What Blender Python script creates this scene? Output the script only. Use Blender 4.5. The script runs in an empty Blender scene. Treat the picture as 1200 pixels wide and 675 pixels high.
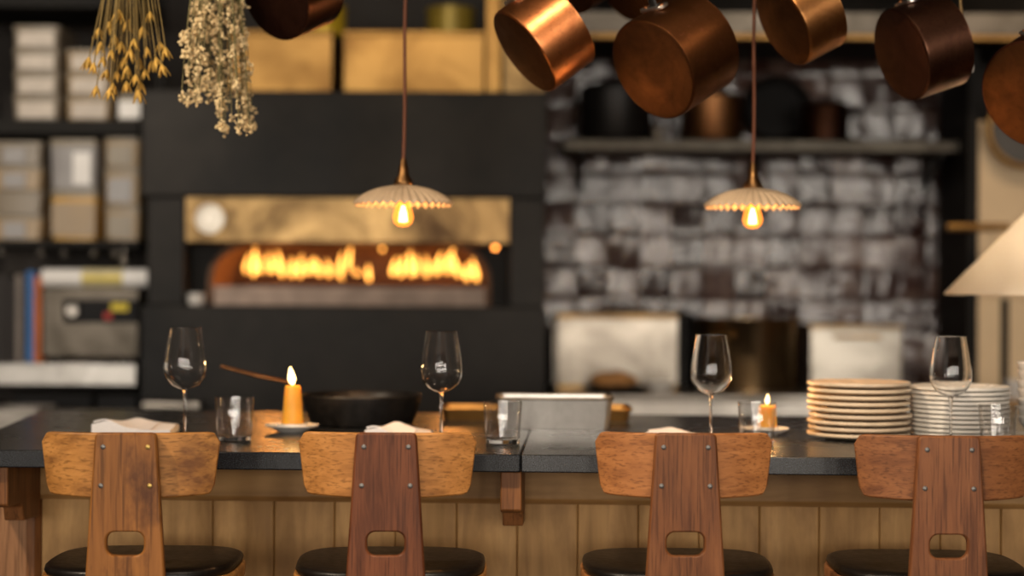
import bpy, bmesh, math, random
from mathutils import Vector, Matrix, Euler
random.seed(7)
R = math.radians
scn = bpy.context.scene
COL = scn.collection

# ------------------------------------------------------------------ camera
F = 2000.0                      # focal length in pixels of a 1200x675 frame
ROLL = R(0.3)
CAM = Vector((0, 0, 1.35))
RIGHT = Vector((math.cos(ROLL), 0, math.sin(ROLL)))
UP = Vector((-math.sin(ROLL), 0, math.cos(ROLL)))
FWD = Vector((0, 1, 0))
def ray(px, py): return RIGHT * ((px - 600) / F) + UP * ((337.5 - py) / F) + FWD
def P(px, py, D): return CAM + ray(px, py) * D
TOP = 1.0                       # worktop height
def T(px, py, z=TOP):
    d = ray(px, py); return CAM + d * ((z - CAM.z) / d.z)
cd = bpy.data.cameras.new('camera'); cam = bpy.data.objects.new('camera', cd); COL.objects.link(cam)
cam.location = CAM
cam.rotation_euler = (Matrix.Rotation(R(90), 3, 'X') @ Matrix.Rotation(ROLL, 3, 'Z')).to_euler()
cd.sensor_width = 36; cd.lens = F / 1200 * 36; cd.clip_start = .05
cd.dof.use_dof = True; cd.dof.focus_distance = 3.50; cd.dof.aperture_fstop = 1.3
scn.camera = cam

# ------------------------------------------------------------------ mesh helpers
class MB:
    def __init__(s): s.v = []; s.f = []
    def add(s, vs, fs, M=None):
        b = len(s.v)
        s.v += [tuple(M @ Vector(v)) if M else tuple(v) for v in vs]
        s.f += [tuple(b + i for i in f) for f in fs]
        return s
    def box(s, lo, hi, M=None):
        x0, y0, z0 = lo; x1, y1, z1 = hi
        return s.add([(x0,y0,z0),(x1,y0,z0),(x1,y1,z0),(x0,y1,z0),(x0,y0,z1),(x1,y0,z1),(x1,y1,z1),(x0,y1,z1)],
                     [(0,3,2,1),(4,5,6,7),(0,1,5,4),(1,2,6,5),(2,3,7,6),(3,0,4,7)], M)
    def lathe(s, prof, seg=40, M=None, loop=False):
        vs = []; fs = []; rings = []
        for r, z in prof:
            if r < 1e-6: rings.append([len(vs)]); vs.append((0, 0, z))
            else:
                rings.append(list(range(len(vs), len(vs) + seg)))
                vs += [(r * math.cos(2*math.pi*k/seg), r * math.sin(2*math.pi*k/seg), z) for k in range(seg)]
        pr = list(zip(rings, rings[1:])) + ([(rings[-1], rings[0])] if loop else [])
        for a, b in pr:
            for k in range(seg):
                k2 = (k + 1) % seg
                if len(a) == 1 and len(b) == 1: continue
                if len(a) == 1: fs.append((a[0], b[k2], b[k]))
                elif len(b) == 1: fs.append((a[k], a[k2], b[0]))
                else: fs.append((a[k], a[k2], b[k2], b[k]))
        return s.add(vs, fs, M)
    def tube(s, pts, r, seg=10, cap=True, flat=1.0, ref=None):
        pts = [Vector(p) for p in pts]; n = len(pts)
        rs = r if isinstance(r, (list, tuple)) else [r] * n
        vs = []; fs = []; u = None
        for i, p in enumerate(pts):
            t = (pts[min(i + 1, n - 1)] - pts[max(i - 1, 0)]).normalized()
            if u is None:
                u = Vector(ref) if ref else (Vector((0,0,1)) if abs(t.z) < .9 else Vector((1,0,0)))
            u = (u - t * u.dot(t)).normalized(); w = t.cross(u)
            vs += [tuple(p + u * (rs[i] * math.cos(2*math.pi*k/seg)) + w * (rs[i] * flat * math.sin(2*math.pi*k/seg))) for k in range(seg)]
        for i in range(n - 1):
            for k in range(seg):
                k2 = (k + 1) % seg
                fs.append((i*seg + k, i*seg + k2, (i+1)*seg + k2, (i+1)*seg + k))
        if cap: fs += [tuple(reversed(range(seg))), tuple(range((n-1)*seg, n*seg))]
        return s.add(vs, fs)
    def prism(s, outline, d0, d1, M=None, axis='y'):
        n = len(outline)
        if axis == 'y': vs = [(x, d0, z) for x, z in outline] + [(x, d1, z) for x, z in outline]
        elif axis == 'z': vs = [(x, y, d0) for x, y in outline] + [(x, y, d1) for x, y in outline]
        else: vs = [(d0, y, z) for y, z in outline] + [(d1, y, z) for y, z in outline]
        return s.add(vs, [tuple(range(n)), tuple(reversed(range(n, 2*n)))] + [(i, n + i, n + (i+1) % n, (i+1) % n) for i in range(n)], M)
    def torus(s, Rr, r, M=None, seg=48, sub=10):
        vs = []; fs = []
        for i in range(seg):
            a = 2*math.pi*i/seg
            for k in range(sub):
                b = 2*math.pi*k/sub; q = Rr + r*math.cos(b)
                vs.append((q*math.cos(a), q*math.sin(a), r*math.sin(b)))
        for i in range(seg):
            for k in range(sub):
                i2 = (i+1) % seg; k2 = (k+1) % sub
                fs.append((i*sub+k, i2*sub+k, i2*sub+k2, i*sub+k2))
        return s.add(vs, fs, M)
    def build(s, name, m, parent=None, bevel=0, smooth=35, segs=2, subsurf=0):
        me = bpy.data.meshes.new(name); me.from_pydata(s.v, [], s.f)
        bm = bmesh.new(); bm.from_mesh(me)
        bmesh.ops.recalc_face_normals(bm, faces=bm.faces); bm.to_mesh(me); bm.free()
        me.materials.append(m)
        if smooth:
            me.polygons.foreach_set('use_smooth', [True] * len(me.polygons))
            me.set_sharp_from_angle(angle=R(smooth))
        o = bpy.data.objects.new(name, me); COL.objects.link(o)
        if parent: o.parent = parent
        if bevel:
            b = o.modifiers.new('bevel', 'BEVEL'); b.width = bevel; b.segments = segs; b.limit_method = 'ANGLE'; b.angle_limit = R(40)
        if subsurf:
            q = o.modifiers.new('sub', 'SUBSURF'); q.levels = subsurf; q.render_levels = subsurf
        return o
def thing(name, label, cat, loc=(0,0,0), rz=0, group=None):
    o = bpy.data.objects.new(name, None); COL.objects.link(o); o.empty_display_size = .05
    o.location = loc; o.rotation_euler = (0, 0, rz); o['label'] = label; o['category'] = cat
    if group: o['group'] = group
    return o
def tag(o, label, cat, group=None, loc=None, rz=None):
    o['label'] = label; o['category'] = cat
    if group: o['group'] = group
    if loc is not None: o.location = loc
    if rz is not None: o.rotation_euler = (0, 0, rz)
    return o
def struct(name, mb, m, **k):
    o = mb.build(name, m, **k); o['kind'] = 'structure'; return o
def rrect(w, h, r, n=5, cx=0, cy=0):
    out = []
    for sx, sy, a0 in ((1,1,0), (-1,1,90), (-1,-1,180), (1,-1,270)):
        for k in range(n + 1):
            a = R(a0 + 90*k/n); out.append((cx + sx*(w/2 - r) + r*math.cos(a), cy + sy*(h/2 - r) + r*math.sin(a)))
    return out
def frame_to(z, x=None):
    """rotation whose local Z is z"""
    z = Vector(z).normalized(); x = Vector(x) if x else Vector((1,0,0))
    x = (x - z * x.dot(z)).normalized(); y = z.cross(x)
    return Matrix((x, y, z)).transposed().to_4x4()

# ------------------------------------------------------------------ materials
def nodes(name):
    m = bpy.data.materials.new(name); m.use_nodes = True
    nt = m.node_tree; b = nt.nodes['Principled BSDF']; return m, nt, b
def ramp(nt, src, stops):
    r = nt.nodes.new('ShaderNodeValToRGB'); e = r.color_ramp.elements
    while len(e) < len(stops): e.new(.5)
    for k, (p, c) in enumerate(stops): e[k].position = p; e[k].color = (*c, 1)
    nt.links.new(src, r.inputs[0]); return r.outputs[0]
def coords(nt, scale=(1,1,1), rot=(0,0,0), rand=True):
    tc = nt.nodes.new('ShaderNodeTexCoord'); mp = nt.nodes.new('ShaderNodeMapping')
    mp.inputs['Scale'].default_value = scale; mp.inputs['Rotation'].default_value = rot
    nt.links.new(tc.outputs['Object'], mp.inputs[0])
    if rand:
        oi = nt.nodes.new('ShaderNodeObjectInfo'); mu = nt.nodes.new('ShaderNodeMath'); mu.operation = 'MULTIPLY'; mu.inputs[1].default_value = 37
        nt.links.new(oi.outputs['Random'], mu.inputs[0]); nt.links.new(mu.outputs[0], mp.inputs['Location'])
    return mp.outputs[0]
def noise(nt, vec, scale, detail=4, rough=.55, dist=0):
    n = nt.nodes.new('ShaderNodeTexNoise'); n.inputs['Scale'].default_value = scale; n.inputs['Detail'].default_value = detail
    n.inputs['Roughness'].default_value = rough; n.inputs['Distortion'].default_value = dist
    nt.links.new(vec, n.inputs['Vector']); return n.outputs['Fac']
def bump(nt, b, src, strength, dist=.002):
    k = nt.nodes.new('ShaderNodeBump'); k.inputs['Strength'].default_value = strength; k.inputs['Distance'].default_value = dist
    nt.links.new(src, k.inputs['Height']); nt.links.new(k.outputs[0], b.inputs['Normal'])
def mixc(nt, fac, a, bcol, mode='MIX'):
    x = nt.nodes.new('ShaderNodeMix'); x.data_type = 'RGBA'; x.blend_type = mode
    for sock, val in ((x.inputs[0], fac), (x.inputs[6], a), (x.inputs[7], bcol)):
        if hasattr(val, 'links'): nt.links.new(val, sock)
        elif isinstance(val, (int, float)): sock.default_value = val
        else: sock.default_value = (*val, 1)
    return x.outputs[2]
def plain(name, c, rough=.5, metal=0, var=.12, nscale=14, bmp=.05, rvar=.1, **k):
    m, nt, b = nodes(name)
    v = coords(nt); n = noise(nt, v, nscale)
    lo = tuple(x * (1 - var) for x in c); hi = tuple(min(1, x * (1 + var)) for x in c)
    nt.links.new(ramp(nt, n, [(.3, lo), (.7, hi)]), b.inputs['Base Color'])
    mr = nt.nodes.new('ShaderNodeMapRange'); mr.inputs[3].default_value = max(.02, rough - rvar); mr.inputs[4].default_value = min(1, rough + rvar)
    nt.links.new(n, mr.inputs[0]); nt.links.new(mr.outputs[0], b.inputs['Roughness'])
    b.inputs['Metallic'].default_value = metal
    if bmp: bump(nt, b, n, bmp)
    for q, val in k.items(): b.inputs[q.replace('_', ' ')].default_value = val
    return m
def wood(name, dark, light, axis='x', fine=90, mott=.0, mottc=(.1,.04,.02), rough=.42, stretch=9, coat=.04, pore=.65):
    m, nt, b = nodes(name)
    sc = {'x': (1/stretch, 1, 1), 'y': (1, 1/stretch, 1), 'z': (1, 1, 1/stretch)}[axis]
    v = coords(nt, sc)
    n1 = noise(nt, v, fine, 5, .6, .8); n2 = noise(nt, v, fine / 6, 3, .5, 2.4)
    mx = nt.nodes.new('ShaderNodeMath'); mx.operation = 'MULTIPLY_ADD'; mx.inputs[1].default_value = .45
    nt.links.new(n1, mx.inputs[0])
    m2 = nt.nodes.new('ShaderNodeMath'); m2.operation = 'MULTIPLY'; m2.inputs[1].default_value = .55
    nt.links.new(n2, m2.inputs[0]); nt.links.new(m2.outputs[0], mx.inputs[2])
    col = ramp(nt, mx.outputs[0], [(.36, tuple(q*.8 for q in dark)), (.5, tuple((a + c) / 2 for a, c in zip(dark, light))), (.62, light)])
    # thin dark pores along the grain
    sc3 = tuple(s if s == 1 else s / 3 for s in sc)
    v3 = coords(nt, sc3); n3 = noise(nt, v3, fine * 3.6, 2, .5)
    col = mixc(nt, ramp(nt, n3, [(.34, (pore,)*3), (.47, (0,)*3)]), col, tuple(x * .45 for x in dark))
    if mott:
        v2 = coords(nt, (.5 if axis == 'x' else 1, 1, .5 if axis == 'z' else 1)); n4 = noise(nt, v2, 16, 4, .6)
        f = ramp(nt, n4, [(.48, (0,)*3), (.66, (mott,)*3)]); col = mixc(nt, f, col, mottc)
    nt.links.new(col, b.inputs['Base Color']); b.inputs['Roughness'].default_value = rough
    b.inputs['Specular IOR Level'].default_value = .2; b.inputs['Coat Weight'].default_value = coat; b.inputs['Coat Roughness'].default_value = .35
    bump(nt, b, n1, .12, .001); return m
def glass(name, c=(1,1,1), rough=0.0, ior=1.45):
    m = bpy.data.materials.new(name); m.use_nodes = True; nt = m.node_tree; nt.nodes.clear()
    o = nt.nodes.new('ShaderNodeOutputMaterial'); g = nt.nodes.new('ShaderNodeBsdfGlass')
    g.inputs['Color'].default_value = (*c, 1); g.inputs['Roughness'].default_value = rough; g.inputs['IOR'].default_value = ior
    nt.links.new(g.outputs[0], o.inputs[0]); return m
def thin_glass(name, c=(.97,.97,.97), ior=1.5):
    m = bpy.data.materials.new(name); m.use_nodes = True; nt = m.node_tree; nt.nodes.clear()
    o = nt.nodes.new('ShaderNodeOutputMaterial'); t = nt.nodes.new('ShaderNodeBsdfTransparent'); t.inputs[0].default_value = (*c, 1)
    g = nt.nodes.new('ShaderNodeBsdfGlossy'); g.inputs['Roughness'].default_value = .01; f = nt.nodes.new('ShaderNodeFresnel')
    ge = nt.nodes.new('ShaderNodeNewGeometry'); mr = nt.nodes.new('ShaderNodeMapRange'); mr.inputs[3].default_value = ior; mr.inputs[4].default_value = 1/ior
    nt.links.new(ge.outputs['Backfacing'], mr.inputs[0]); nt.links.new(mr.outputs[0], f.inputs[0])   # same thin-pane reflectance from either side
    x = nt.nodes.new('ShaderNodeMixShader'); nt.links.new(f.outputs[0], x.inputs[0]); nt.links.new(t.outputs[0], x.inputs[1]); nt.links.new(g.outputs[0], x.inputs[2]); nt.links.new(x.outputs[0], o.inputs[0]); return m
def emit(name, c, s):
    m = bpy.data.materials.new(name); m.use_nodes = True; nt = m.node_tree; nt.nodes.clear()
    o = nt.nodes.new('ShaderNodeOutputMaterial'); e = nt.nodes.new('ShaderNodeEmission')
    e.inputs[0].default_value = (*c, 1); e.inputs[1].default_value = s; nt.links.new(e.outputs[0], o.inputs[0]); return m
def tarnished(name, c1, c2, rough=.3, scale=9, c3=None):
    m, nt, b = nodes(name); v = coords(nt)
    n = noise(nt, v, scale, 6, .65, .6); n2 = noise(nt, v, scale * 9, 4, .6)
    col = ramp(nt, n, [(.32, c2), (.6, c1)])
    if c3: col = mixc(nt, ramp(nt, n2, [(.55, (0,)*3), (.72, (.7,)*3)]), col, c3)
    nt.links.new(col, b.inputs['Base Color']); b.inputs['Metallic'].default_value = 1
    mr = nt.nodes.new('ShaderNodeMapRange'); mr.inputs[3].default_value = rough + .15; mr.inputs[4].default_value = max(.05, rough - .1)
    nt.links.new(n, mr.inputs[0]); nt.links.new(mr.outputs[0], b.inputs['Roughness'])
    bump(nt, b, n2, .04, .001); return m

M = {}
M['granite'] = (lambda: None)()
def granite(name, base, spec=.5):
    m, nt, b = nodes(name); v = coords(nt, rand=False)
    n = noise(nt, v, 420, 3, .7); n2 = noise(nt, v, 5, 4)
    col = ramp(nt, n, [(.4, tuple(x*.35 for x in base)), (.56, base), (.72, tuple(min(1, x*4.5) for x in base))])
    nt.links.new(col, b.inputs['Base Color'])
    mr = nt.nodes.new('ShaderNodeMapRange'); mr.inputs[3].default_value = .18; mr.inputs[4].default_value = .34
    nt.links.new(n2, mr.inputs[0]); nt.links.new(mr.outputs[0], b.inputs['Roughness'])
    b.inputs['Specular IOR Level'].default_value = spec
    bump(nt, b, n, .10, .0008); return m
M['granite'] = granite('black granite', (.015, .017, .021), .32)
M['granite_grey'] = granite('charcoal granite', (.020, .022, .026), .6)
M['oak'] = wood('oak panelling', (.38, .205, .068), (.62, .37, .145), 'z', 18, .35, (.22, .11, .04), .5, 7, .1, .15)
M['oak_rail'] = wood('oak rail', (.30, .16, .054), (.50, .29, .112), 'x', 18, .3, (.2, .10, .04), .5, 7, .1, .15)
M['oak_pink'] = wood('reddish oak end', (.26, .12, .055), (.40, .21, .10), 'z', 40, .2, (.2, .1, .05), .5)
M['oak_bracket'] = wood('oak bracket', (.15, .058, .019), (.27, .11, .036), 'z', 50, .35, (.12, .05, .02), .45)
M['leather'] = plain('black leather', (.008, .006, .005), .36, 0, .3, 60, .35, Specular_IOR_Level=.3)
M['screw'] = plain('steel screw', (.20, .19, .18), .45, 1, .1, 200, 0)
M['screw_brass'] = plain('brass screw', (.55, .38, .12), .4, 1, .1, 200, 0)
M['glass'] = glass('clear glass')
M['glass_thin'] = thin_glass('thin clear glass', ior=1.75)
M['glass_wall'] = thin_glass('tumbler wall glass', (.95,.95,.95), 1.95)
M['glass_thick'] = glass('tumbler glass', (.97, .98, .98), 0, 1.47)
M['wax'] = plain('honey beeswax', (.85, .42, .05), .45, 0, .08, 20, .04, Subsurface_Weight=.6, Subsurface_Scale=.02)
M['wax'].node_tree.nodes['Principled BSDF'].inputs['Subsurface Radius'].default_value = (1.0, .45, .1)
M['wick'] = plain('burnt wick', (.03, .02, .015), .9)
M['flame'] = emit('candle flame', (1, .62, .24), 9)
M['porcelain'] = plain('white porcelain', (.74, .72, .69), .22, 0, .04, 20, .02)
M['plate_white'] = plain('white glazed plate', (.72, .69, .64), .25, 0, .05, 20, .02)
M['stoneware'] = plain('sand stoneware', (.66, .53, .39), .38, 0, .12, 30, .05)
M['stone_rim'] = plain('biscuit stoneware', (.70, .56, .40), .5, 0, .12, 30, .05)
M['linen'] = plain('white linen', (.88, .85, .86), .85, 0, .05, 200, .3)
M['iron'] = plain('black cast iron', (.012, .011, .011), .42, .4, .3, 60, .2)
M['iron_handle'] = tarnished('bronze-brown handle', (.36, .17, .07), (.16, .07, .03), .4)
M['steel'] = tarnished('brushed steel', (.40, .37, .33), (.18, .165, .145), .30, 4)
M['steel_dull'] = tarnished('dull steel', (.20, .175, .145), (.12, .105, .085), .45, 5)
M['shelf_steel'] = tarnished('dark shelf steel', (.13, .12, .10), (.08, .07, .06), .5, 5)
M['steel_white'] = tarnished('bright steel', (.80, .77, .72), (.62, .60, .56), .4, 5)
M['brass'] = tarnished('brushed brass', (.46, .265, .085), (.20, .10, .032), .38, 2.5)
M['brass_old'] = tarnished('smoked brass', (.44, .29, .125), (.07, .042, .022), .36, 3.0, (.2, .12, .06))
M['black_steel'] = plain('blackened steel', (.026, .024, .022), .52, 0, .85, 2.2, .05, .22, Specular_IOR_Level=.20)
M['black_matt'] = plain('matt black', (.008, .007, .006), .65, 0, .3, 10, .05, Specular_IOR_Level=.25)
M['dark_wall'] = plain('dark painted wall', (.022, .017, .014), .7, 0, .2, 6, .05)
M['brick'] = plain('firebrick', (.16, .085, .05), .85, 0, .3, 14, .4)
M['hearth'] = plain('hearth stone', (.40, .31, .26), .8, 0, .25, 12, .3)
M['fire'] = emit('wood fire flame', (1, .40, .07), 5.5)
M['ember'] = emit('glowing ember', (1, .16, .02), 2.0)
M['log'] = plain('charred log', (.06, .03, .02), .9, 0, .4, 20, .6)
M['cream'] = plain('cream plaster', (.80, .62, .40), .7, 0, .06, 4, .08)
M['paint'] = plain('warm grey paint', (.30, .25, .20), .8, 0, .06, 4, .05)
M['ceil'] = plain('ceiling paint', (.20, .15, .11), .85, 0, .06, 4, .05)
M['floor'] = wood('floor boards', (.08, .045, .022), (.15, .085, .045), 'y', 20, .2)
M['plastic'] = plain('smoky plastic tub', (.24, .20, .15), .3, 0, .12, 8, .03)
M['plastic_tan'] = plain('tan plastic tub', (.36, .26, .15), .32, 0, .12, 8, .03)
M['plastic_amber'] = plain('amber contents tub', (.60, .36, .10), .35, 0, .12, 8, .03)
M['plastic_lid'] = plain('grey plastic lid', (.30, .26, .20), .35, 0, .08, 8, .03)
M['label'] = plain('pale label', (.60, .54, .47), .6, 0, .14, 20, .02)
M['tubgrey'] = plain('cool grey tub', (.32, .31, .31), .3, 0, .12, 8, .03)
M['paper'] = plain('white card', (.93, .92, .90), .6, 0, .03, 10, .02)
M['yellow'] = plain('yellow print', (.78, .62, .06), .6, 0, .05, 10, .02)
M['blue'] = plain('blue book cloth', (.04, .16, .42), .6, 0, .08, 10, .05)
M['orange'] = plain('orange book cloth', (.52, .14, .03), .6, 0, .25, 10, .05)
M['greybook'] = plain('grey book cloth', (.20, .17, .15), .6, 0, .15, 10, .05)
M['brownbook'] = plain('brown book cloth', (.012, .008, .007), .6, 0, .15, 10, .05)
M['display'] = plain('black display', (.006, .006, .007), .5, 0, .1, 10, 0, Specular_IOR_Level=.2)
M['red'] = plain('red mark', (.45, .03, .02), .5)
M['tin_yellow'] = plain('yellow lacquered tin', (.66, .46, .03), .3, .3, .15, 8, .03)
M['tin_olive'] = plain('olive lacquered tin', (.34, .25, .04), .35, .3, .2, 8, .03)
M['cloth_cord'] = plain('copper braided cord', (.15, .045, .017), .6, 0, .25, 300, .3)
M['bronze'] = tarnished('dark bronze', (.26, .14, .055), (.10, .05, .02), .35, 30)
M['shade_glass'] = plain('pleated opal glass', (.50, .375, .25), .35, 0, .06, 30, .02, Subsurface_Weight=.0)
def shade_mat():
    m, nt, b = nodes('cream fabric shade'); b.inputs['Base Color'].default_value = (.88, .81, .70, 1); b.inputs['Roughness'].default_value = .9
    v = coords(nt); bump(nt, b, noise(nt, v, 400, 2), .1)
    tr = nt.nodes.new('ShaderNodeBsdfTranslucent'); tr.inputs[0].default_value = (.86, .78, .66, 1); x = nt.nodes.new('ShaderNodeMixShader'); x.inputs[0].default_value = .4
    o = nt.nodes['Material Output']; nt.links.new(b.outputs[0], x.inputs[1]); nt.links.new(tr.outputs[0], x.inputs[2]); nt.links.new(x.outputs[0], o.inputs[0]); return m
M['cream_shade'] = shade_mat()
M['filament'] = emit('glowing filament', (1, .55, .18), 26)
M['ochre'] = plain('dried ochre bract', (.66, .40, .08), .7, 0, .35, 60, .2)
M['stalk'] = plain('dried stalk', (.26, .18, .06), .8, 0, .3, 60, .1)
M['stalk_green'] = plain('dried green stalk', (.20, .17, .07), .8, 0, .3, 60, .1)
M['statice'] = plain('cream dried blossom', (.86, .64, .35), .75, 0, .25, 90, .2)
M['crust'] = plain('bread crust', (.46, .22, .07), .7, 0, .35, 25, .3)
M['copper_bright'] = tarnished('bright copper', (.74, .29, .105), (.46, .155, .055), .30, 9, (.35, .12, .05))
M['copper'] = tarnished('aged copper', (.18, .070, .025), (.10, .037, .014), .38, 8, (.22, .08, .04))
M['copper_gold'] = tarnished('golden copper', (.46, .21, .075), (.26, .11, .036), .32, 8, (.3, .13, .05))
M['copper_dark'] = tarnished('dark copper', (.22, .105, .065), (.09, .040, .026), .28, 7, (.1, .04, .03))
M['copper_red'] = tarnished('red-brown copper', (.15, .05, .022), (.06, .02, .012), .42, 26, (.10, .03, .02))
M['base_copper'] = tarnished('dull copper base', (.14, .058, .022), (.075, .030, .012), .52, 10, (.09, .035, .018))  # darker, rougher copper for the pan bases
M['base_dark'] = tarnished('very dark copper base', (.08, .035, .024), (.04, .017, .012), .5, 10)
M['steel_mid'] = tarnished('satin steel', (.62, .60, .57), (.36, .345, .32), .32, 3)
M['steel_panel'] = tarnished('patchy steel sheet', (.54, .50, .435), (.17, .15, .125), .36, 2.2)  # broad noise blends pale and dark steel tones
M['pot_brass'] = tarnished('polished brass pot', (.74, .56, .34), (.34, .22, .11), .16, 3)
M['tin_lining'] = plain('tin lining', (.5, .47, .43), .4, 1, .15, 10, .03)

# tile wall material
def tile_mat():
    m, nt, b = nodes('dark glazed tile'); v = coords(nt, rand=False)
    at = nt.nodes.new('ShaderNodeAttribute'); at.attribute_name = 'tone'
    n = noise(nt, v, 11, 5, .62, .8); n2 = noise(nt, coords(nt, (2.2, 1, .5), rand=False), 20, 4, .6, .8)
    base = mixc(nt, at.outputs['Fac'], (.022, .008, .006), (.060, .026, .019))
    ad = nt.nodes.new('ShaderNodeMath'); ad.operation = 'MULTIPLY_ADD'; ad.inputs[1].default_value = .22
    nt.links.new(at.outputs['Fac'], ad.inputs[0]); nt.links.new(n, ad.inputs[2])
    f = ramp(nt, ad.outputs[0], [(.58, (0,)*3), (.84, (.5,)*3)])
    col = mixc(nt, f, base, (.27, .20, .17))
    nt.links.new(col, b.inputs['Base Color']); b.inputs['Roughness'].default_value = .07
    b.inputs['Specular IOR Level'].default_value = .60
    bump(nt, b, n2, .28, .010); return m
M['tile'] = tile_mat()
M['grout'] = plain('dark grout', (.02, .014, .011), .9)

# ------------------------------------------------------------------ room shell
WY, RY, LX, RX, CZ = 7.8, -6.5, -6.4, 6.4, 3.9
struct('floor', MB().box((LX-.1, RY-.1, -.1), (RX+.1, WY+.1, 0)), M['floor'], smooth=0)
struct('ceiling', MB().box((LX-.1, RY-.1, CZ), (RX+.1, WY+.1, CZ+.1)), M['ceil'], smooth=0)
struct('wall_back', MB().box((LX-.1, WY, 0), (RX+.1, WY+.1, CZ)), M['dark_wall'], smooth=0)
struct('wall_left', MB().box((LX-.1, RY, 0), (LX, WY, CZ)), M['paint'], smooth=0)
struct('wall_right', MB().box((RX, RY, 0), (RX+.1, WY, CZ)), M['paint'], smooth=0)
# wall behind the camera with a row of windows
WIN = [(-5.85 + k*1.55, -5.85 + k*1.55 + .62) for k in range(8)]
WZ0, WZ1 = .85, 3.15
mb = MB(); mb.box((LX-.1, RY-.1, 0), (RX+.1, RY, WZ0)); mb.box((LX-.1, RY-.1, WZ1), (RX+.1, RY, CZ))
xs = [LX-.1] + [q for w in WIN for q in w] + [RX+.1]
for k in range(0, len(xs), 2): mb.box((xs[k], RY-.1, WZ0), (xs[k+1], RY, WZ1))
struct('wall_front', mb, M['paint'], smooth=0)
WINDOW_POWER = 108
for k, (x0, x1) in enumerate(WIN):
    f = MB(); t = .045
    for a, b_ in (((x0, WZ0), (x0+t, WZ1)), ((x1-t, WZ0), (x1, WZ1)), ((x0, WZ0), (x1, WZ0+t)), ((x0, WZ1-t), (x1, WZ1)), (((x0+x1)/2-.02, WZ0), ((x0+x1)/2+.02, WZ1)), ((x0, 2.05), (x1, 2.10))):
        f.box((a[0], RY-.08, a[1]), (b_[0], RY-.03, b_[1]))
    struct(f'window_{k+1}', f, M['black_matt'], smooth=0)
    ld = bpy.data.lights.new(f'daylight', 'AREA'); ld.shape = 'RECTANGLE'; ld.size = x1-x0; ld.size_y = WZ1-WZ0
    ld.energy = WINDOW_POWER; ld.color = (1, .90, .78)
    lo = bpy.data.objects.new('daylight', ld); COL.objects.link(lo); lo.location = ((x0+x1)/2, RY-.12, (WZ0+WZ1)/2); lo.rotation_euler = (R(90), 0, 0)

# tiled kitchen wall
tw = P(638, 300, 7.6).x; te = P(1137, 300, 7.6).x
struct('wall_kitchen', MB().box((tw-.02, 7.61, 0), (te+.02, 7.8, CZ)), M['grout'], smooth=0)
ts = .142; me = MB(); tones = []
nx = int((te - tw) / ts) + 1; nz = 15
rnd = random.Random(3)
for i in range(nx):
    for j in range(nz):
        x0 = tw + i*ts; z0 = .88 + j*ts + rnd.uniform(-.003, .003)
        x1 = min(x0 + ts - .004, te); z1 = z0 + ts - .004
        if x1 - x0 < .02: continue
        ax = R(rnd.gauss(0, 1.3)); az = R(rnd.gauss(0, 2.6)); tone = rnd.random()
        g = 11; vs = []; fs = []; ph = [rnd.uniform(0, 6.3) for _ in range(4)]; ka, kb = rnd.uniform(2.2, 4.2), rnd.uniform(4.5, 7.5)
        for a in range(g):
            for c in range(g):
                u = -1 + 2*a/(g-1); w = -1 + 2*c/(g-1)
                X = (x0+x1)/2 + u*(x1-x0)/2; Z = (z0+z1)/2 + w*(z1-z0)/2
                edge = max(abs(u), abs(w))
                Y = 7.6 + (.0020 if abs(u) > .99 else 0) + (.0012 if abs(w) > .99 else 0) + math.tan(az)*u*ts/2 + math.tan(ax)*w*ts/2 + (.0012*math.sin(ka*u + ph[0] + .8*w)) + .00060*math.sin(kb*u + ph[1] - 1.7*w) + .00034*math.sin(3.1*w + ph[2] + 1.2*u)
                vs.append((X, Y, Z))
        for a in range(g-1):
            for c in range(g-1): fs.append((a*g+c, (a+1)*g+c, (a+1)*g+c+1, a*g+c+1))
        me.add(vs, fs); tones += [tone] * (g*g)
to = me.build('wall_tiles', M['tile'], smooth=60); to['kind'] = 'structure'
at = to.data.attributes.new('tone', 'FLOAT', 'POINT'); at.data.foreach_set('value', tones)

# ------------------------------------------------------------------ bar: worktop, front, brackets
FL = T(-57, 526.5); FR = T(1420, 540.2); BL = T(50, 480)
dv = (FR - FL); dv.z = 0; LEN = dv.length; dv.normalize(); ANG = math.atan2(dv.y, dv.x); nv = Vector((-dv.y, dv.x, 0))
def loc2(p): q = p - FL; return (q.dot(dv), q.dot(nv))       # world -> local x,y of the bar
def LP(px, py, ny):                                            # pixel -> local x, z on the plane y_local = ny
    d = ray(px, py); t = ((FL + nv*ny - CAM).dot(nv)) / d.dot(nv); p = CAM + d*t
    return loc2(p)[0], p.z
def barpt(x, y, z): return FL + dv*x + nv*y + Vector((0, 0, z - TOP))
blx, bly = loc2(BL); TH = .038
sx = loc2(T(615, 520))[0]; sb = loc2(T(606, 486))[0]
wt = thing('worktop', 'long black granite bar worktop in front of the kitchen', 'worktop', (FL.x, FL.y, TOP), ANG)
MB().prism([(0, 0), (sx-.0008, 0), (sx-.0008, bly), (blx, bly)], -TH, 0, axis='z').build('slab', M['granite'], wt, bevel=.003)
o = MB().prism([(sx+.0008, 0), (LEN, 0), (LEN, bly), (sx+.0008, bly)], -TH, 0, axis='z').build('slab', M['granite_grey'], wt, bevel=.003)

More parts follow.
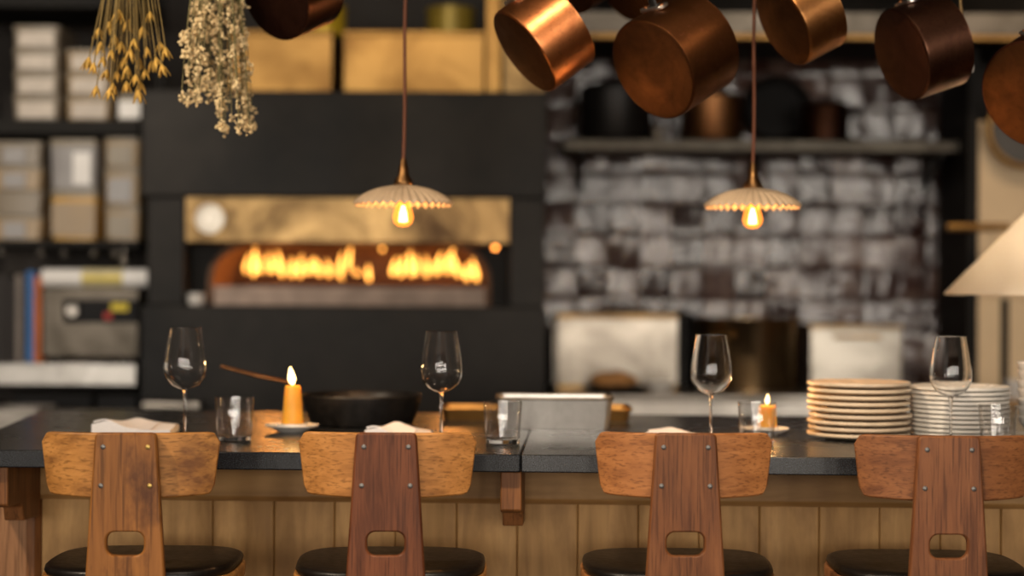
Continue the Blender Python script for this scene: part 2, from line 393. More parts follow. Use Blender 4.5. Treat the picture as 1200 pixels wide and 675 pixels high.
PY = .27                                                      # panel set back under the overhang
bf = thing('bar_counter', 'oak-panelled bar front under the black worktop', 'bar', (FL.x, FL.y, 0), ANG)
zt = TOP - TH - .001
def gx(px): return LP(px, 620, PY)[0]
gs = [gx(p) for p in (42, 106, 178, 249, 321, 392, 463, 535, 606, 677, 748, 819, 890, 960, 1031, 1102, 1173, 1245, 1316, 1390)]
mb = MB()
for a, b_ in zip(gs, gs[1:]):
    mb.prism([(a+.0005, PY), (b_-.0005, PY), (b_-.0005, PY+.02), (a+.0005, PY+.02)][::1], .10, .93, axis='z')
mb.build('panel', M['oak'], bf, bevel=.0035)
zr = LP(300, 588, PY-.02)[1]
MB().prism([(PY+.02, zt), (PY-.022, zt), (PY-.022, zr+.012), (PY-.010, zr), (PY+.02, zr)], LP(31, 600, PY)[0], LEN-.02, axis='x').build('top_rail', M['oak_rail'], bf, bevel=.002)
s0, s1 = LP(31, 620, PY-.02)[0], LP(46, 620, PY-.02)[0]
MB().prism([(s0, PY-.02), (s1-.012, PY-.02), (s1, PY-.008), (s1, PY+.02), (s0, PY+.02)], .05, zr, axis='z').build('stile', M['oak_bracket'], bf, bevel=.002)
MB().box((.0, PY-.004, 0), (s0-.001, PY+.03, zt)).build('end_panel', M['oak_pink'], bf, bevel=.002)
MB().box((s0, PY-.015, 0), (LEN-.02, PY+.02, .10)).build('plinth', M['oak_bracket'], bf, bevel=.002)
MB().prism([(.0, PY+.03), (LEN-.02, PY+.03), (LEN-.02, bly-.12), (blx+.05, bly-.12)], 0.0, zt, axis='z').build('carcass', M['black_matt'], bf)
for px in (599, -2):
    bx = LP(px, 560, .03)[0]; w = .0225
    k = MB()
    prof = [(.025, zt), (.025, zt-.082), (.035, zt-.088), (.11, zt-.090), (.125, zt-.098), (.135, zt-.130), (PY-.022, zt-.134), (PY-.022, zt)]
    k.prism(prof, bx-w, bx+w, axis='x').build('bracket', M['oak_bracket'], bf, bevel=.003)

# ------------------------------------------------------------------ bar stools
def stool(px, label, wing, splat, screws, rz, topy=509, Dp=3.3):
    c = P(px, topy, Dp)
    t = thing('bar_stool', label, 'stool', (c.x, c.y, 0), rz, 'wooden bar stools along the bar')
    H = c.z
    # local: y=0 at the outer face of the splat, +y towards the bar.   bent backrest
    Rw = .46; hw = .180; mb = MB(); N = 28; th = .013
    outl = []
    def edge(u):        # u in -1..1 -> bottom/top z of the wing
        au = abs(u); top = H - .001; bot = H - .129
        if au > .90:    # rounded corners
            k = (au - .90) / .10; rr = .020 * (1 - math.sqrt(max(0, 1 - k*k)))
            top -= rr; bot += rr
        bot += .006 * au**2
        return bot, top
    vs = []; fs = []
    for i in range(N + 1):
        u = -1 + 2*i/N
        s_ = math.copysign(abs(u)**.9, u)
        zs = edge(s_)
        for ri, off in ((Rw, 0), (Rw - th, 1)):
            a = s_ * hw / Rw
            for zi in range(6):
                q = zi / 5
                z = zs[0] + (zs[1] - zs[0]) * q
                # the wing narrows toward its bottom
                xx = ri * math.sin(a) * (1 - .055 * (1 - q) * abs(s_))
                yy = .020 + Rw - ri * math.cos(a)
                vs.append((xx, yy, z))
    W = 12
    for i in range(N):
        b = i*W; c2 = (i+1)*W
        for zi in range(5):
            fs.append((b+zi, c2+zi, c2+zi+1, b+zi+1)); fs.append((b+6+zi, b+7+zi, c2+7+zi, c2+6+zi))
        fs.append((b, b+6, c2+6, c2)); fs.append((b+5, c2+5, c2+11, b+11))
    for b in (0, N*W):
        for zi in range(5): fs.append((b+zi, b+zi+1, b+7+zi, b+6+zi))
    mb.add(vs, fs).build('backrest', wing, t, bevel=.0035, smooth=50)
    # splat with a rounded grip hole: a ring of quads between outline and hole
    wt_, wb_ = .0595, .078; zt_, zb_ = H + .001, H - .300
    def hwid(z): q = (zt_ - z) / (zt_ - zb_); return wt_ + (wb_ - wt_) * q
    hz = H - .2135; hole = rrect(.072, .046, .017, 6, 0, hz)
    n = len(hole)
    outer = []
    for x, z in hole:           # project each hole vertex outwards to the local rectangle
        a = math.atan2((z - hz) / .022, x / .036)
        ca, sa = math.cos(a), math.sin(a); k = 1 / max(abs(ca), abs(sa))
        zz = hz + sa*k*.045; outer.append((ca*k*hwid(zz), zz))
    for cxs in (-1, 1):
        for czs in (-1, 1):
            zc_ = hz + czs*.045; cp = (cxs*hwid(zc_), zc_)
            kk = min(range(n), key=lambda q: (outer[q][0]-cp[0])**2 + (outer[q][1]-cp[1])**2); outer[kk] = cp
    vs = []; fs = []
    for y in (0.0, .019):
        vs += [(x, y, z) for x, z in hole] + [(x, y, z) for x, z in outer]
    for i in range(n):
        j = (i+1) % n
        fs.append((i, j, n+j, n+i)); fs.append((2*n+i, 3*n+i, 3*n+j, 2*n+j)); fs.append((i, 2*n+i, 2*n+j, j))
    z1, z0 = hz + .045, hz - .045
    # upper and lower plates follow the same outline; built as closed outlines with the ring's outer verts
    topring = [k for k in range(n) if outer[k][1] > z1 - 1e-5]; botring = [k for k in range(n) if outer[k][1] < z0 + 1e-5]
    topring.sort(key=lambda k: outer[k][0]); botring.sort(key=lambda k: outer[k][0])
    def cap(ring, pts):
        b = len(vs); m = len(pts)
        for y in (0.0, .019): vs.extend([(x, y, z) for x, z in pts])
        f0 = [n + k for k in ring] + [b + i for i in range(m)]
        f1 = [3*n + k for k in ring] + [b + m + i for i in range(m)]
        fs.append(tuple(f0)); fs.append(tuple(reversed(f1)))
        chain0 = [n + ring[-1]] + [b + i for i in range(m)] + [n + ring[0]]
        chain1 = [3*n + ring[-1]] + [b + m + i for i in range(m)] + [3*n + ring[0]]
        for i in range(len(chain0) - 1): fs.append((chain0[i], chain0[i+1], chain1[i+1], chain1[i]))
    rt = .010
    tp = []
    for sgn, a0 in ((1, 0), (-1, 90)):
        for q in range(5):
            a = R(a0 + 90*q/4); tp.append((sgn*(wt_ - rt) + rt*math.cos(a), zt_ - rt + rt*math.sin(a)))
    cap(topring, tp)
    cap(botring, [(wb_, zb_), (-wb_, zb_)])
    side = sorted([k for k in range(n) if abs(outer[k][1] - hz) < .045 - 1e-5], key=lambda k: outer[k][1])
    for k in range(n):
        j = (k+1) % n
        if abs(outer[k][0]) > hwid(outer[k][1]) - 1e-4 and abs(outer[j][0]) > hwid(outer[j][1]) - 1e-4 and abs(outer[k][1]-outer[j][1]) > 1e-6:
            fs.append((n+k, n+j, 3*n+j, 3*n+k))
    lean = R(-4)
    s = MB().add(vs, fs).build('splat', splat, t, bevel=.004, smooth=40)
    for (sxx, sz), sm in zip(((-.043, -.026), (.043, -.026), (-.047, -.101), (.047, -.101)), screws):
        q = MB()
        Ms = Matrix.Translation((sxx, 0, H + sz)) @ Matrix.Rotation(R(90), 4, 'X')
        q.lathe([(0, -.001), (.0050, -.001), (.0048, .0009), (.0032, .0017), (0, .0019)], 14, Ms).build('screw', sm, s)
    # seat: wooden shell with a leather pad
    SZ = .792; sw, sd, cy = .196, .178, .205
    def seat_out(k):
        pts = []
        for i in range(40):
            a = 2*math.pi*i/40; ca, sa = math.cos(a), math.sin(a); p = 2/3.4
            pts.append((k*sw*math.copysign(abs(ca)**p, ca)*(1 + .06*sa), cy + k*sd*math.copysign(abs(sa)**p, sa)))
        return pts
    def stack(levels):
        vs = []; fs = []
        for k, z in levels: vs.extend([(x, y, z) for x, y in seat_out(k)])
        L = len(levels)
        for l in range(L-1):
            for i in range(40): fs.append((l*40+i, l*40+(i+1) % 40, (l+1)*40+(i+1) % 40, (l+1)*40+i))
        fs.append(tuple(range(39, -1, -1))); fs.append(tuple(range((L-1)*40, L*40)))
        return MB().add(vs, fs)
    stack([(.90, SZ-.055), (1.0, SZ-.045), (1.005, SZ-.022), (.99, SZ-.018)]).build('seat', wing, t, smooth=40)
    stack([(.965, SZ-.018), (.985, SZ-.010), (.975, SZ-.003), (.93, SZ+.001), (.6, SZ-.003)]).build('seat_pad', M['leather'], t, smooth=60)
    MB().box((-.06, .0, SZ-.055), (.06, .05, SZ-.025)).build('back_bracket', splat, t, bevel=.004)
    for lx in (-1, 1):
        for ly in (0, 1):
            y0 = .07 + ly*.27
            MB().tube([(lx*.13, y0, SZ-.055), (lx*.17, y0 + (.04 if ly else -.04), .0)], [.018, .014], 12).build('leg', splat, t)
    fr = [(-.155, .045, .27), (.155, .045, .27), (.155, .365, .27), (-.155, .365, .27), (-.155, .045, .27)]
    for a, b in zip(fr, fr[1:]): MB().tube([a, b], .009, 10).build('footrest', M['black_steel'], t)
    return t
w1 = wood('worn blond backrest', (.36, .150, .034), (.58, .270, .076), 'x', 55, .85, (.15, .058, .020))
s1m = wood('worn brown splat', (.17, .062, .016), (.38, .155, .040), 'z', 42, .85, (.085, .030, .012))
w2 = wood('honey backrest', (.38, .155, .036), (.54, .245, .070), 'x', 80, .1, (.2, .08, .03))
s2m = wood('reddish dark splat', (.115, .035, .013), (.20, .066, .026), 'z', 75, .3, (.08, .03, .016))
w3 = wood('tan backrest', (.32, .118, .034), (.46, .190, .062), 'x', 80, .15, (.18, .07, .03))
s3m = wood('brown splat', (.135, .046, .016), (.24, .092, .033), 'z', 75, .3, (.11, .042, .02))
w4 = wood('red-brown backrest', (.20, .072, .025), (.30, .120, .043), 'x', 80, .2, (.14, .05, .024))
s4m = wood('red-brown splat', (.155, .055, .021), (.25, .098, .039), 'z', 75, .25, (.13, .048, .024))
S, B = M['screw'], M['screw_brass']
stool(147, 'worn mottled bar stool with pale and brass screws, beside the first napkin', w1, s1m, (S, B, S, B), R(1.5), 508)
stool(452.5, 'bar stool with honey-yellow backrest and dark reddish splat', w2, s2m, (S, S, S, S), R(1), 508)
stool(804, 'tan bar stool with brown splat, standing before the tumbler with a candle behind', w3, s3m, (S, S, S, S), R(-1), 508.5)
stool(1113, 'dull red-brown bar stool standing before the two plate stacks', w4, s4m, (S, S, S, S), R(-1.5), 511.5)

# ------------------------------------------------------------------ glasses on the worktop
def on_top(px, D):                  # a point on the worktop at the pixel column px and depth D
    p = P(px, 500, D); p.z = TOP + .0004; return p
def wine_glass(px, D, label, rimy):
    p = on_top(px, D); t = thing('wine_glass', label, 'wine glass', p, random.uniform(0, 3), 'stemmed wine glasses on the worktop')
    h = P(px, rimy, D).z - p.z; k = h / .262
    out = [(.0, .118), (.006, .1185), (.016, .121), (.030, .128), (.041, .140), (.0470, .153), (.0490, .166), (.0482, .180), (.0460, .200), (.0425, .222), (.0385, .245), (.0367, .2550), (.0360, .2594), (.0358, .2606)]
    w = .0011
    prof = [(r*k, z*k) for r, z in out] + [(.03525*k, .2612*k)] + [((r - w)*k, (z + .0006)*k) for r, z in reversed(out[1:])] + [(0, .1230*k)]
    MB().lathe(prof, 56).build('bowl', M['glass'], t, smooth=50)
    MB().lathe([(0, .1176*k), (.0062*k, .1180*k), (.0046*k, .110*k), (.0036*k, .095*k), (.0032*k, .06*k), (.0034*k, .02*k), (.005*k, .008*k), (0, .008*k)], 24).build('stem', M['glass'], t, smooth=60)
    MB().lathe([(0, 0), (.040*k, 0), (.0405*k, .0010*k), (.039*k, .0020*k), (.02*k, .0040*k), (.006*k, .0078*k), (0, .0078*k)], 48).build('foot', M['glass'], t, smooth=40)
wine_glass(216.5, 3.86, 'clear wine glass standing behind the worn mottled stool', 383)
wine_glass(517, 3.84, 'clear wine glass between the black skillet and the steel tray', 388)
wine_glass(833, 3.84, 'clear wine glass standing behind the tan stool and its napkin', 391.5)
wine_glass(1114, 3.80, 'clear wine glass standing in front of the white plates', 393.5)
def tumbler(px, D, w, hpx, label):
    p = on_top(px, D); r = w/2/F*D; h = hpx/F*D
    mb = MB(); t = .0022
    o = thing('tumbler', label, 'tumbler', p, 0, 'clear tumblers on the worktop')
    mb.lathe([(r*.885, .0122), (r*.93, h*.45), (r, h-.001), (r-.0008, h), (r-t, h-.001), (r*.93-t, h*.45), (r*.875-t, .0122)], 56, loop=False)
    mb.build('wall', M['glass_wall'], o, smooth=50)
    MB().lathe([(0, 0), (r*.80, 0), (r*.86, .0015), (r*.885, .012), (r*.80, .0118), (r*.5, .0100), (0, .0095)], 56).build('base', M['glass_thick'], o, smooth=50)
tumbler(274.5, 3.87, 46, 51, 'clear straight tumbler between a wine glass and the tall lit candle')
tumbler(589, 3.83, 46, 50, 'clear straight tumbler just in front of the steel tray')
tumbler(887, 3.83, 45, 50, 'clear straight tumbler with a lit candle behind it')
tumbler(1169, 3.80, 45, 50, 'clear straight tumbler in front of the white plates, beside a wine glass')

# napkins: folded cloth, three layers with a raised fold
def napkin(px0, px1, D, rz, label, lift=.012, seed=0, base=.02):
    a, b = on_top(px0, D), on_top(px1, D); w = (b.x - a.x); rn = random.Random(seed)
    nx_, ny_ = 22, 12; dpt = .13
    vs = []; fs = []
    def hgt(u, v):
        return base + lift * math.exp(-((u - .22 - .25*v) / .18)**2) + .004*math.sin(u*5 + v*3 + seed) - .004*u
    for lay in (1, 0):
        for i in range(nx_+1):
            for j in range(ny_+1):
                u, v = i/nx_, j/ny_
                z = hgt(u, v) if lay else 0
                vs.append(((u-.5)*w + .006*math.sin(v*4+seed), (v-.5)*dpt + .004*math.sin(u*6+seed), z))
    o = (nx_+1)*(ny_+1)
    id_ = lambda i, j: i*(ny_+1)+j
    for i in range(nx_):
        for j in range(ny_):
            fs.append((id_(i,j), id_(i+1,j), id_(i+1,j+1), id_(i,j+1))); fs.append((o+id_(i,j), o+id_(i,j+1), o+id_(i+1,j+1), o+id_(i+1,j)))
    for i in range(nx_):
        for j in (0, ny_): fs.append((id_(i,j), id_(i+1,j), o+id_(i+1,j), o+id_(i,j)))
    for j in range(ny_):
        for i in (0, nx_): fs.append((id_(i,j), id_(i,j+1), o+id_(i,j+1), o+id_(i,j)))
    mb = MB().add(vs, fs)
    # a second folded flap lying on top
    vs2 = []; fs2 = []
    for lay in (1, 0):
        for i in range(nx_+1):
            for j in range(ny_+1):
                u, v = i/nx_, j/ny_
                z = hgt(.05+u*.8, v) + .0012 + (.004 if lay else 0)*(1-.8*u)
                vs2.append(((.05+u*.72-.5)*w, (v*.9-.46)*dpt, z))
    fs2 = list(fs); mb.add(vs2, fs2)
    ob = mb.build('napkin', M['linen'], smooth=60, bevel=.0015)
    tag(ob, label, 'napkin', 'folded napkins on the worktop', ((a.x+b.x)/2, a.y, TOP+.0004), rz)
napkin(113, 205, 4.06, R(-3), 'folded white napkin behind the worn mottled stool', .011, 1, .019)
napkin(429, 506, 4.02, R(-2), 'folded white napkin behind the stool with the reddish splat', .011, 2, .013)
napkin(757, 832, 3.98, R(-3), 'folded white napkin behind the tan stool', .006, 3, .011)
napkin(1040, 1085, 3.80, R(4), 'folded white napkin in front of the plate stacks', .004, 4, .008)

# candles
def saucer(px, D, w, label):
    p = on_top(px, D); r = w/2/F*D; mb = MB()
    mb.lathe([(0, 0), (r*.5, 0), (r*.55, .003), (r*.98, .014), (r, .016), (r*.985, .0175), (r*.6, .0095), (r*.57, .010), (r*.55, .020), (r*.50, .020), (r*.48, .008), (0, .008)], 48)
    o = mb.build('saucer', M['porcelain'], smooth=40); tag(o, label, 'saucer', 'candle saucers', p); return r
def flame_prof(h, r): return [(0, 0), (r*.55, h*.08), (r*.95, h*.25), (r, h*.38), (r*.8, h*.58), (r*.45, h*.8), (r*.15, h*.95), (0, h)]
def candle(px, D, wtop, wbot, h, label, lean, fh):
    p = on_top(px, D); p.z += .0085
    t = thing('candle', label, 'candle', p, 0, 'lit honey candles')
    rt, rb = wtop/2/F*D, wbot/2/F*D
    MB().lathe([(0, 0), (rb, 0), (rb, .002), (rt*1.02, h-.004), (rt*.9, h), (rt*.5, h-.003), (0, h-.004)], 40).build('wax_body', M['wax'], t, smooth=40)
    MB().tube([(0, 0, h-.005), (.0006, 0, h+.003), (-.001, 0, h+.009)], .0009, 8).build('wick', M['wick'], t)
    Mf = Matrix.Translation((-.0005, 0, h+.002)) @ Matrix.Rotation(lean, 4, 'Y')
    MB().lathe(flame_prof(fh, fh*.20), 20, Mf).build('flame', M['flame'], t)
    ld = bpy.data.lights.new('candle_light', 'POINT'); ld.energy = 1.0; ld.color = (1, .55, .2); ld.shadow_soft_size = .012
    lo = bpy.data.objects.new('candle_light', ld); COL.objects.link(lo); lo.location = p + Vector((0, -.0, h + fh + .02))
saucer(342, 4.12, 63, 'small white saucer under the tall lit candle')
candle(343, 4.12, 18, 26, .102, 'tall tapered honey candle burning beside the black skillet', R(-8), .046)
saucer(897, 4.10, 56, 'small white saucer under the candle behind a tumbler')
candle(899, 4.10, 20, 23, .062, 'short honey candle burning behind a tumbler', R(4), .026)

# skillet
p = on_top(424, 4.36)
t = thing('skillet', 'black cast-iron skillet with raised bronze handle behind the lit candle', 'pan', p, 0)
r = 70/F*4.36
MB().lathe([(0, 0), (r*.80, 0), (r*.86, .004), (r*.97, .05), (r, .074), (r*.985, .078), (r*.955, .074), (r*.92, .05), (r*.82, .010), (0, .008)], 56).build('pan_body', M['iron'], t, smooth=40)
h0 = P(340, 448, 4.36) - p; h1 = P(300, 440, 4.36) - p; h2 = P(259, 429, 4.36) - p
MB().tube([(-r*.9, 0, .066), (-r*1.02, 0, .072), h0, h1, h2], [.011, .010, .0085, .010, .008], 12, flat=.55, ref=(0,1,0)).build('handle', M['iron_handle'], t, smooth=60)

# trays
def tray(name, px0, px1, D, h, dep, m, label, wall=.002, flare=.008, rz=0):
    a, b = on_top(px0, D), on_top(px1, D); w = b.x - a.x; t = thing(name, label, 'tray', ((a.x+b.x)/2, a.y + dep/2, TOP+.0004), rz)
    n = 5
    o0 = rrect(w - 2*flare, dep - 2*flare, .015, n); o1 = rrect(w, dep, .018, n); i1 = rrect(w-2*wall, dep-2*wall, .016, n); i0 = rrect(w-2*flare-2*wall, dep-2*flare-2*wall, .013, n)
    k = len(o0); vs = [(x, y, 0) for x, y in o0] + [(x, y, h) for x, y in o1] + [(x, y, h) for x, y in i1] + [(x, y, wall) for x, y in i0]
    fs = [tuple(range(k))] + [tuple(range(3*k, 4*k))]
    for l in range(3): fs += [(l*k+i, l*k+(i+1) % k, (l+1)*k+(i+1) % k, (l+1)*k+i) for i in range(k)]
    MB().add(vs, fs).build('body', m, t, smooth=50)
    rim = MB(); pts = [(x, y, h) for x, y in rrect(w+.004, dep+.004, .02, n)]; rim.tube(pts + pts[:1], .0035, 8, cap=False); rim.build('rim', M['steel_dull'] if 'steel' in name else m, t)
    return t
tray('steel_tray', 583, 718, 4.22, .076, .17, M['steel_mid'], 'deep brushed steel tray standing behind a tumbler')
tray('brass_tray', 517, 740, 4.50, .030, .16, M['brass'], 'long low brass tray behind the steel tray')

# plates
def plate_prof(r, lip):
    return [(0, .001), (r*.58, .001), (r*.60, 0), (r*.63, .001), (r*.90, lip-.0095), (r*.985, lip-.0080), (r, lip-.0060), (r, lip-.0018), (r*.99, lip), (r*.96, lip-.0002), (r*.64, .0060), (0, .0056)]
ORD = ['topmost', 'second from the top', 'third from the top', 'fourth from the top', 'fifth from the top', 'sixth from the top', 'seventh from the top', 'eighth from the top', 'ninth from the top', 'tenth from the top', 'eleventh from the top', 'lowest']
def stackplates(px, D, wpx, n, topy, kind, m, lip, grp, m2=None, seed=1, jit=.003):
    p = on_top(px, D); r = wpx/2/F*D; top = P(px, topy, D).z - TOP
    pit = (top - lip) / (n - 1); rn = random.Random(seed)
    base = MB().lathe(plate_prof(r, lip), 64).build('dinner_plate', m, smooth=40)
    for i in range(n):
        o = base if i == n-1 else base.copy()
        if o is not base: COL.objects.link(o)
        q = ORD[n-1-i] if i else 'lowest'
        tag(o, f'{kind}, {q} of its stack', 'plate', grp, p + Vector((rn.uniform(-jit, jit), rn.uniform(-jit, jit), i*pit)), rn.uniform(0, 6))
        if m2 and i < n-1 and rn.random() < .45:
            o.data = o.data.copy(); o.data.materials[0] = m2
stackplates(1007, 4.02, 119, 9, 447, 'sand-coloured stoneware plate', M['stoneware'], .0165, 'stack of sand-coloured plates', M['stone_rim'], 1)
stackplates(1124, 4.05, 115, 11, 452, 'white glazed plate', M['plate_white'], .016, 'stack of white plates', None, 2, .0015)
# bowls at the very edge
p = on_top(1224, 4.12); n = 7
base = MB().lathe([(0, 0), (.030, 0), (.033, .004), (.058, .03), (.064, .048), (.062, .049), (.054, .031), (.03, .008), (0, .007)], 48).build('small_bowl', M['porcelain'], smooth=40)
for i in range(n):
    o = base if i == 0 else base.copy()
    if i: COL.objects.link(o)
    tag(o, f'small white bowl, {ORD[n-1-i] if i else "lowest"} of the stack beside the plates', 'bowl', 'stack of white bowls', p + Vector((random.uniform(-.002, .002), 0, i*.0215)))

# lamp with a cream cone shade
p = on_top(1226, 4.66)
t = thing('table_lamp', 'table lamp with a large cream cone shade at the far end of the worktop', 'lamp', p)
zb = P(1226, 346, 4.66).z - TOP; zs = P(1226, 240, 4.66).z - TOP; rb = 117/F*4.66; rt = 16/F*4.66
MB().lathe([(rb, zb), (rb, zb+.004), (rt, zs), (rt-.002, zs), (rb-.002, zb)], 64, loop=True).build('lamp_shade', M['cream_shade'], t, smooth=40)
MB().lathe([(0, 0), (.07, 0), (.072, .012), (.02, .03), (.012, .06), (.012, zs-.02), (0, zs-.02)], 32).build('base', M['brass'], t, smooth=40)
b_ = MB().lathe([(0, zb+.02), (.02, zb+.03), (.027, zb+.055), (.015, zb+.09), (.0125, zb+.1), (0, zb+.1)], 24).build('bulb', emit('warm lamp bulb', (1, .72, .42), 3), t)
ld = bpy.data.lights.new('lamp_light', 'POINT'); ld.energy = 6; ld.color = (1, .88, .72); ld.shadow_soft_size = .03
lo = bpy.data.objects.new('lamp_light', ld); COL.objects.link(lo); lo.location = p + Vector((0, -.05, zb+.06))
MB().torus(rt-.001, .002, Matrix.Translation((0,0,zs))).build('collar', M['brass'], t)
MB().box((-rt, -.002, zs-.002), (rt, .002, zs)).build('spider', M['brass'], t)

# ------------------------------------------------------------------ pendants
def pendant(px, topx, D, w, rimy, label):
    c = P(px, rimy, D); t = thing('pendant_lamp', label, 'pendant lamp', c, 0, 'pleated pendant lamps')
    r = w/2/F*D; hh = r*.34; N = 144; ribs = 36
    prof = [(1.0, 0), (.96, .045), (.85, .135), (.70, .225), (.52, .30), (.34, .345), (.2, .37), (.13, .40)]
    vs = []; fs = []
    for side in (0, 1):
        for rr, zz in prof:
            for k in range(N):
                a = 2*math.pi*k/N; wv = math.cos(ribs*a)
                amp = .030 * rr; q = r*rr*(1 + amp*.6*wv) - (.0015 if side else 0)
                z = r*zz*1.0 + r*.038*wv*rr - (.0028 if side else 0)
                vs.append((q*math.cos(a), q*math.sin(a), z))
    L = len(prof)
    for side in (0, 1):
        for l in range(L-1):
            for k in range(N):
                b = (side*L+l)*N; c2 = b+N; k2 = (k+1) % N
                fs.append((b+k, b+k2, c2+k2, c2+k))
    for l in (0, L-1):
        for k in range(N):
            k2 = (k+1) % N; fs.append((l*N+k, l*N+k2, (L+l)*N+k2, (L+l)*N+k))
    MB().add(vs, fs).build('shade', M['shade_glass'], t, smooth=180)
    MB().lathe([(0, r*.36), (r*.17, r*.36), (r*.20, r*.41), (r*.17, r*.50), (r*.11, r*.60), (r*.10, r*.74), (r*.07, r*.82), (r*.06, r*.92), (0, r*.92)], 24).build('fitting', M['bronze'], t, smooth=50)
    MB().lathe([(0, r*.36), (r*.12, r*.36), (r*.12, r*.08), (r*.10, r*.06), (0, r*.06)], 20).build('lamp_holder', M['bronze'], t)
    # Edison bulb: amber envelope, its halo added as emission, round a glowing filament
    zb = -r*.47; br = r*.215
    bl = MB().lathe([(0, zb), (br*.5, zb+.002), (br*.86, zb+br*.4), (br, zb+br*.9), (br*.88, zb+br*1.5), (br*.6, zb+br*2.2), (br*.5, r*.06)], 28)
    bl.build('bulb', AMBER, t, smooth=60)
    MB().lathe([(0, zb+br*.45), (br*.42, zb+br*.5), (br*.34, zb+br*1.3), (br*.14, zb+br*2.0), (0, zb+br*2.05)], 14).build('filament', M['filament'], t)
    d = P(topx, 0, D) - P(px, rimy, D); k = (CZ - c.z - .012) / d.z
    q0 = Vector((0, 0, r*.91)); q1 = Vector((d.x*k, 0, CZ - c.z - .012))
    pts = [q0 + (q1 - q0)*(i/30) + Vector((.0016*math.sin(i*1.1), 0, 0)) for i in range(31)]
    MB().tube(pts, .0042, 8).build('cord', M['cloth_cord'], t, smooth=60)
    MB().lathe([(0, -.03), (.012, -.03), (.05, 0), (.05, .0115), (0, .0115)], 28, Matrix.Translation(q1)).build('ceiling_rose', M['bronze'], t)
    ld = bpy.data.lights.new('bulb_light', 'POINT'); ld.energy = 3.2; ld.color = (1, .52, .2); ld.shadow_soft_size = .015
    lo = bpy.data.objects.new('bulb_light', ld); COL.objects.link(lo); lo.location = c + Vector((0, 0, zb - .02))
def amber():
    m = bpy.data.materials.new('glowing amber bulb glass'); m.use_nodes = True; nt = m.node_tree; nt.nodes.clear()
    o = nt.nodes.new('ShaderNodeOutputMaterial'); a = nt.nodes.new('ShaderNodeBsdfTransparent'); a.inputs[0].default_value = (1, .72, .38, 1)
    e = nt.nodes.new('ShaderNodeEmission'); e.inputs[0].default_value = (1, .30, .05, 1); e.inputs[1].default_value = 1.0
    s = nt.nodes.new('ShaderNodeAddShader'); nt.links.new(a.outputs[0], s.inputs[0]); nt.links.new(e.outputs[0], s.inputs[1]); nt.links.new(s.outputs[0], o.inputs[0]); return m
AMBER = amber()
pendant(472.5, 476, 4.12, 115, 239, 'pleated glass pendant lamp hanging in front of the oven')
pendant(882, 885, 4.12, 112, 242, 'pleated glass pendant lamp hanging in front of the tiled wall')

# ------------------------------------------------------------------ pan rack and copper pans
RZ = 2.30
rack = thing('pan_rack', 'black steel hanging rack of two rails above the worktop', 'rack', (0, 0, 0))
RAILS = {3.95: 0, 4.30: 0}
for y in (3.95, 4.30):
    MB().tube([(-1.5, y, RZ), (1.7, y, RZ)], .009, 12).build('rail', M['black_steel'], rack)
    for x in (-1.35, .0, 1.55): MB().tube([(x, y, RZ), (x, y, CZ)], .005, 8).build('hanger_rod', M['black_steel'], rack)
def hook(x, y, z):
    pts = [(x, y + .018*math.sin(a), RZ + .0 + .013*math.cos(a)) for a in [R(q) for q in (-120, -60, 0, 60, 110)]]
    pts += [(x, y + .012, RZ - .02), (x, y + .012, z + .002), (x, y + .008, z - .007), (x, y, z - .010), (x, y - .008, z - .006), (x, y - .010, z + .002)]
    MB().tube(pts, .003, 8).build('hook', M['black_steel'], rack)
def pan(px, py, D, dia, ax, c, hp, m, label, rail=3.95, base_m=None, ring=True):
    k = F / D; a2 = Vector(ax).normalized(); s = math.sqrt(1 - c*c)
    axis = (RIGHT * (a2.x*s) + UP * (-a2.y*s) + FWD * c).normalized()
    r = dia/2/k; H = hp/k/s
    cpos = P(px, py, D)
    t = thing('hanging_saucepan', label, 'pan', cpos, 0, 'copper pans hanging over the worktop')
    up = Vector((0, 0, 1)); hdir = (up - axis * up.dot(axis)).normalized()
    Fm = frame_to(axis, hdir)
    MB().lathe([(0, .0012), (r*.95, .0012), (r*.988, .004), (r, .010), (r, H-.004), (r*1.008, H), (r*.985, H+.0005), (r*.975, H-.004), (r*.97, .012), (r*.92, .004), (0, .004)], 72, Fm).build('pan_body', m, t, smooth=40)
    MB().lathe([(0, 0), (r*.93, 0), (r*.955, .0008), (r*.945, .0011), (0, .0011)], 72, Fm).build('base_disc', base_m or M['base_copper'], t, smooth=40)
    # iron handle: riveted flange on the wall near the rim, then a flat bar up to the hook
    A = axis * (H*.46); q = A + hdir * r
    end_x = q.x + hdir.x*.10; end = Vector((end_x, rail - cpos.y, RZ - .078 - cpos.z))
    side = axis.cross(hdir).normalized()
    pts = [q + hdir*.004 - axis*.03*0, q + hdir*.030, q + hdir*.055 + (end - q)*.08]
    for i in range(1, 8):
        f = i/7; pts.append(pts[2].lerp(end, f))
    hd = MB(); hd.tube(pts, [.013, .010, .010] + [.0105]*5 + [.012, .010], 12, flat=.45, ref=tuple(side)).build('handle', M['iron'], t, smooth=60)
    MB().torus(.019, .0035, Matrix.Translation(end + Vector((0, 0, .020))) @ Matrix.Rotation(R(90), 4, 'X'), 28, 8).build('hanging_ring', M['iron'], t, smooth=80)
    fl = MB(); Ff = frame_to(hdir, side)
    fl.prism(rrect(.075, .034, .014, 5), -.004, .004, Matrix.Translation(q + hdir*.0015) @ Ff, axis='z')
    fl.build('flange', M['steel_mid'], t, bevel=.002)
    for u in (-.026, 0, .026):
        rv = MB().lathe([(.0055, -.001), (.0052, .002), (.003, .0038), (0, .0042)], 14, Matrix.Translation(q + side*u + hdir*.005) @ Ff); rv.build('rivet', M['copper_bright'], t)
    hook(cpos.x + end.x, rail, RZ - .039)
pan(613, 62, 3.90, 113, (47, -37), .25, 60, M['copper_bright'], 'brightest copper saucepan, hanging beside the pan with the large visible base')
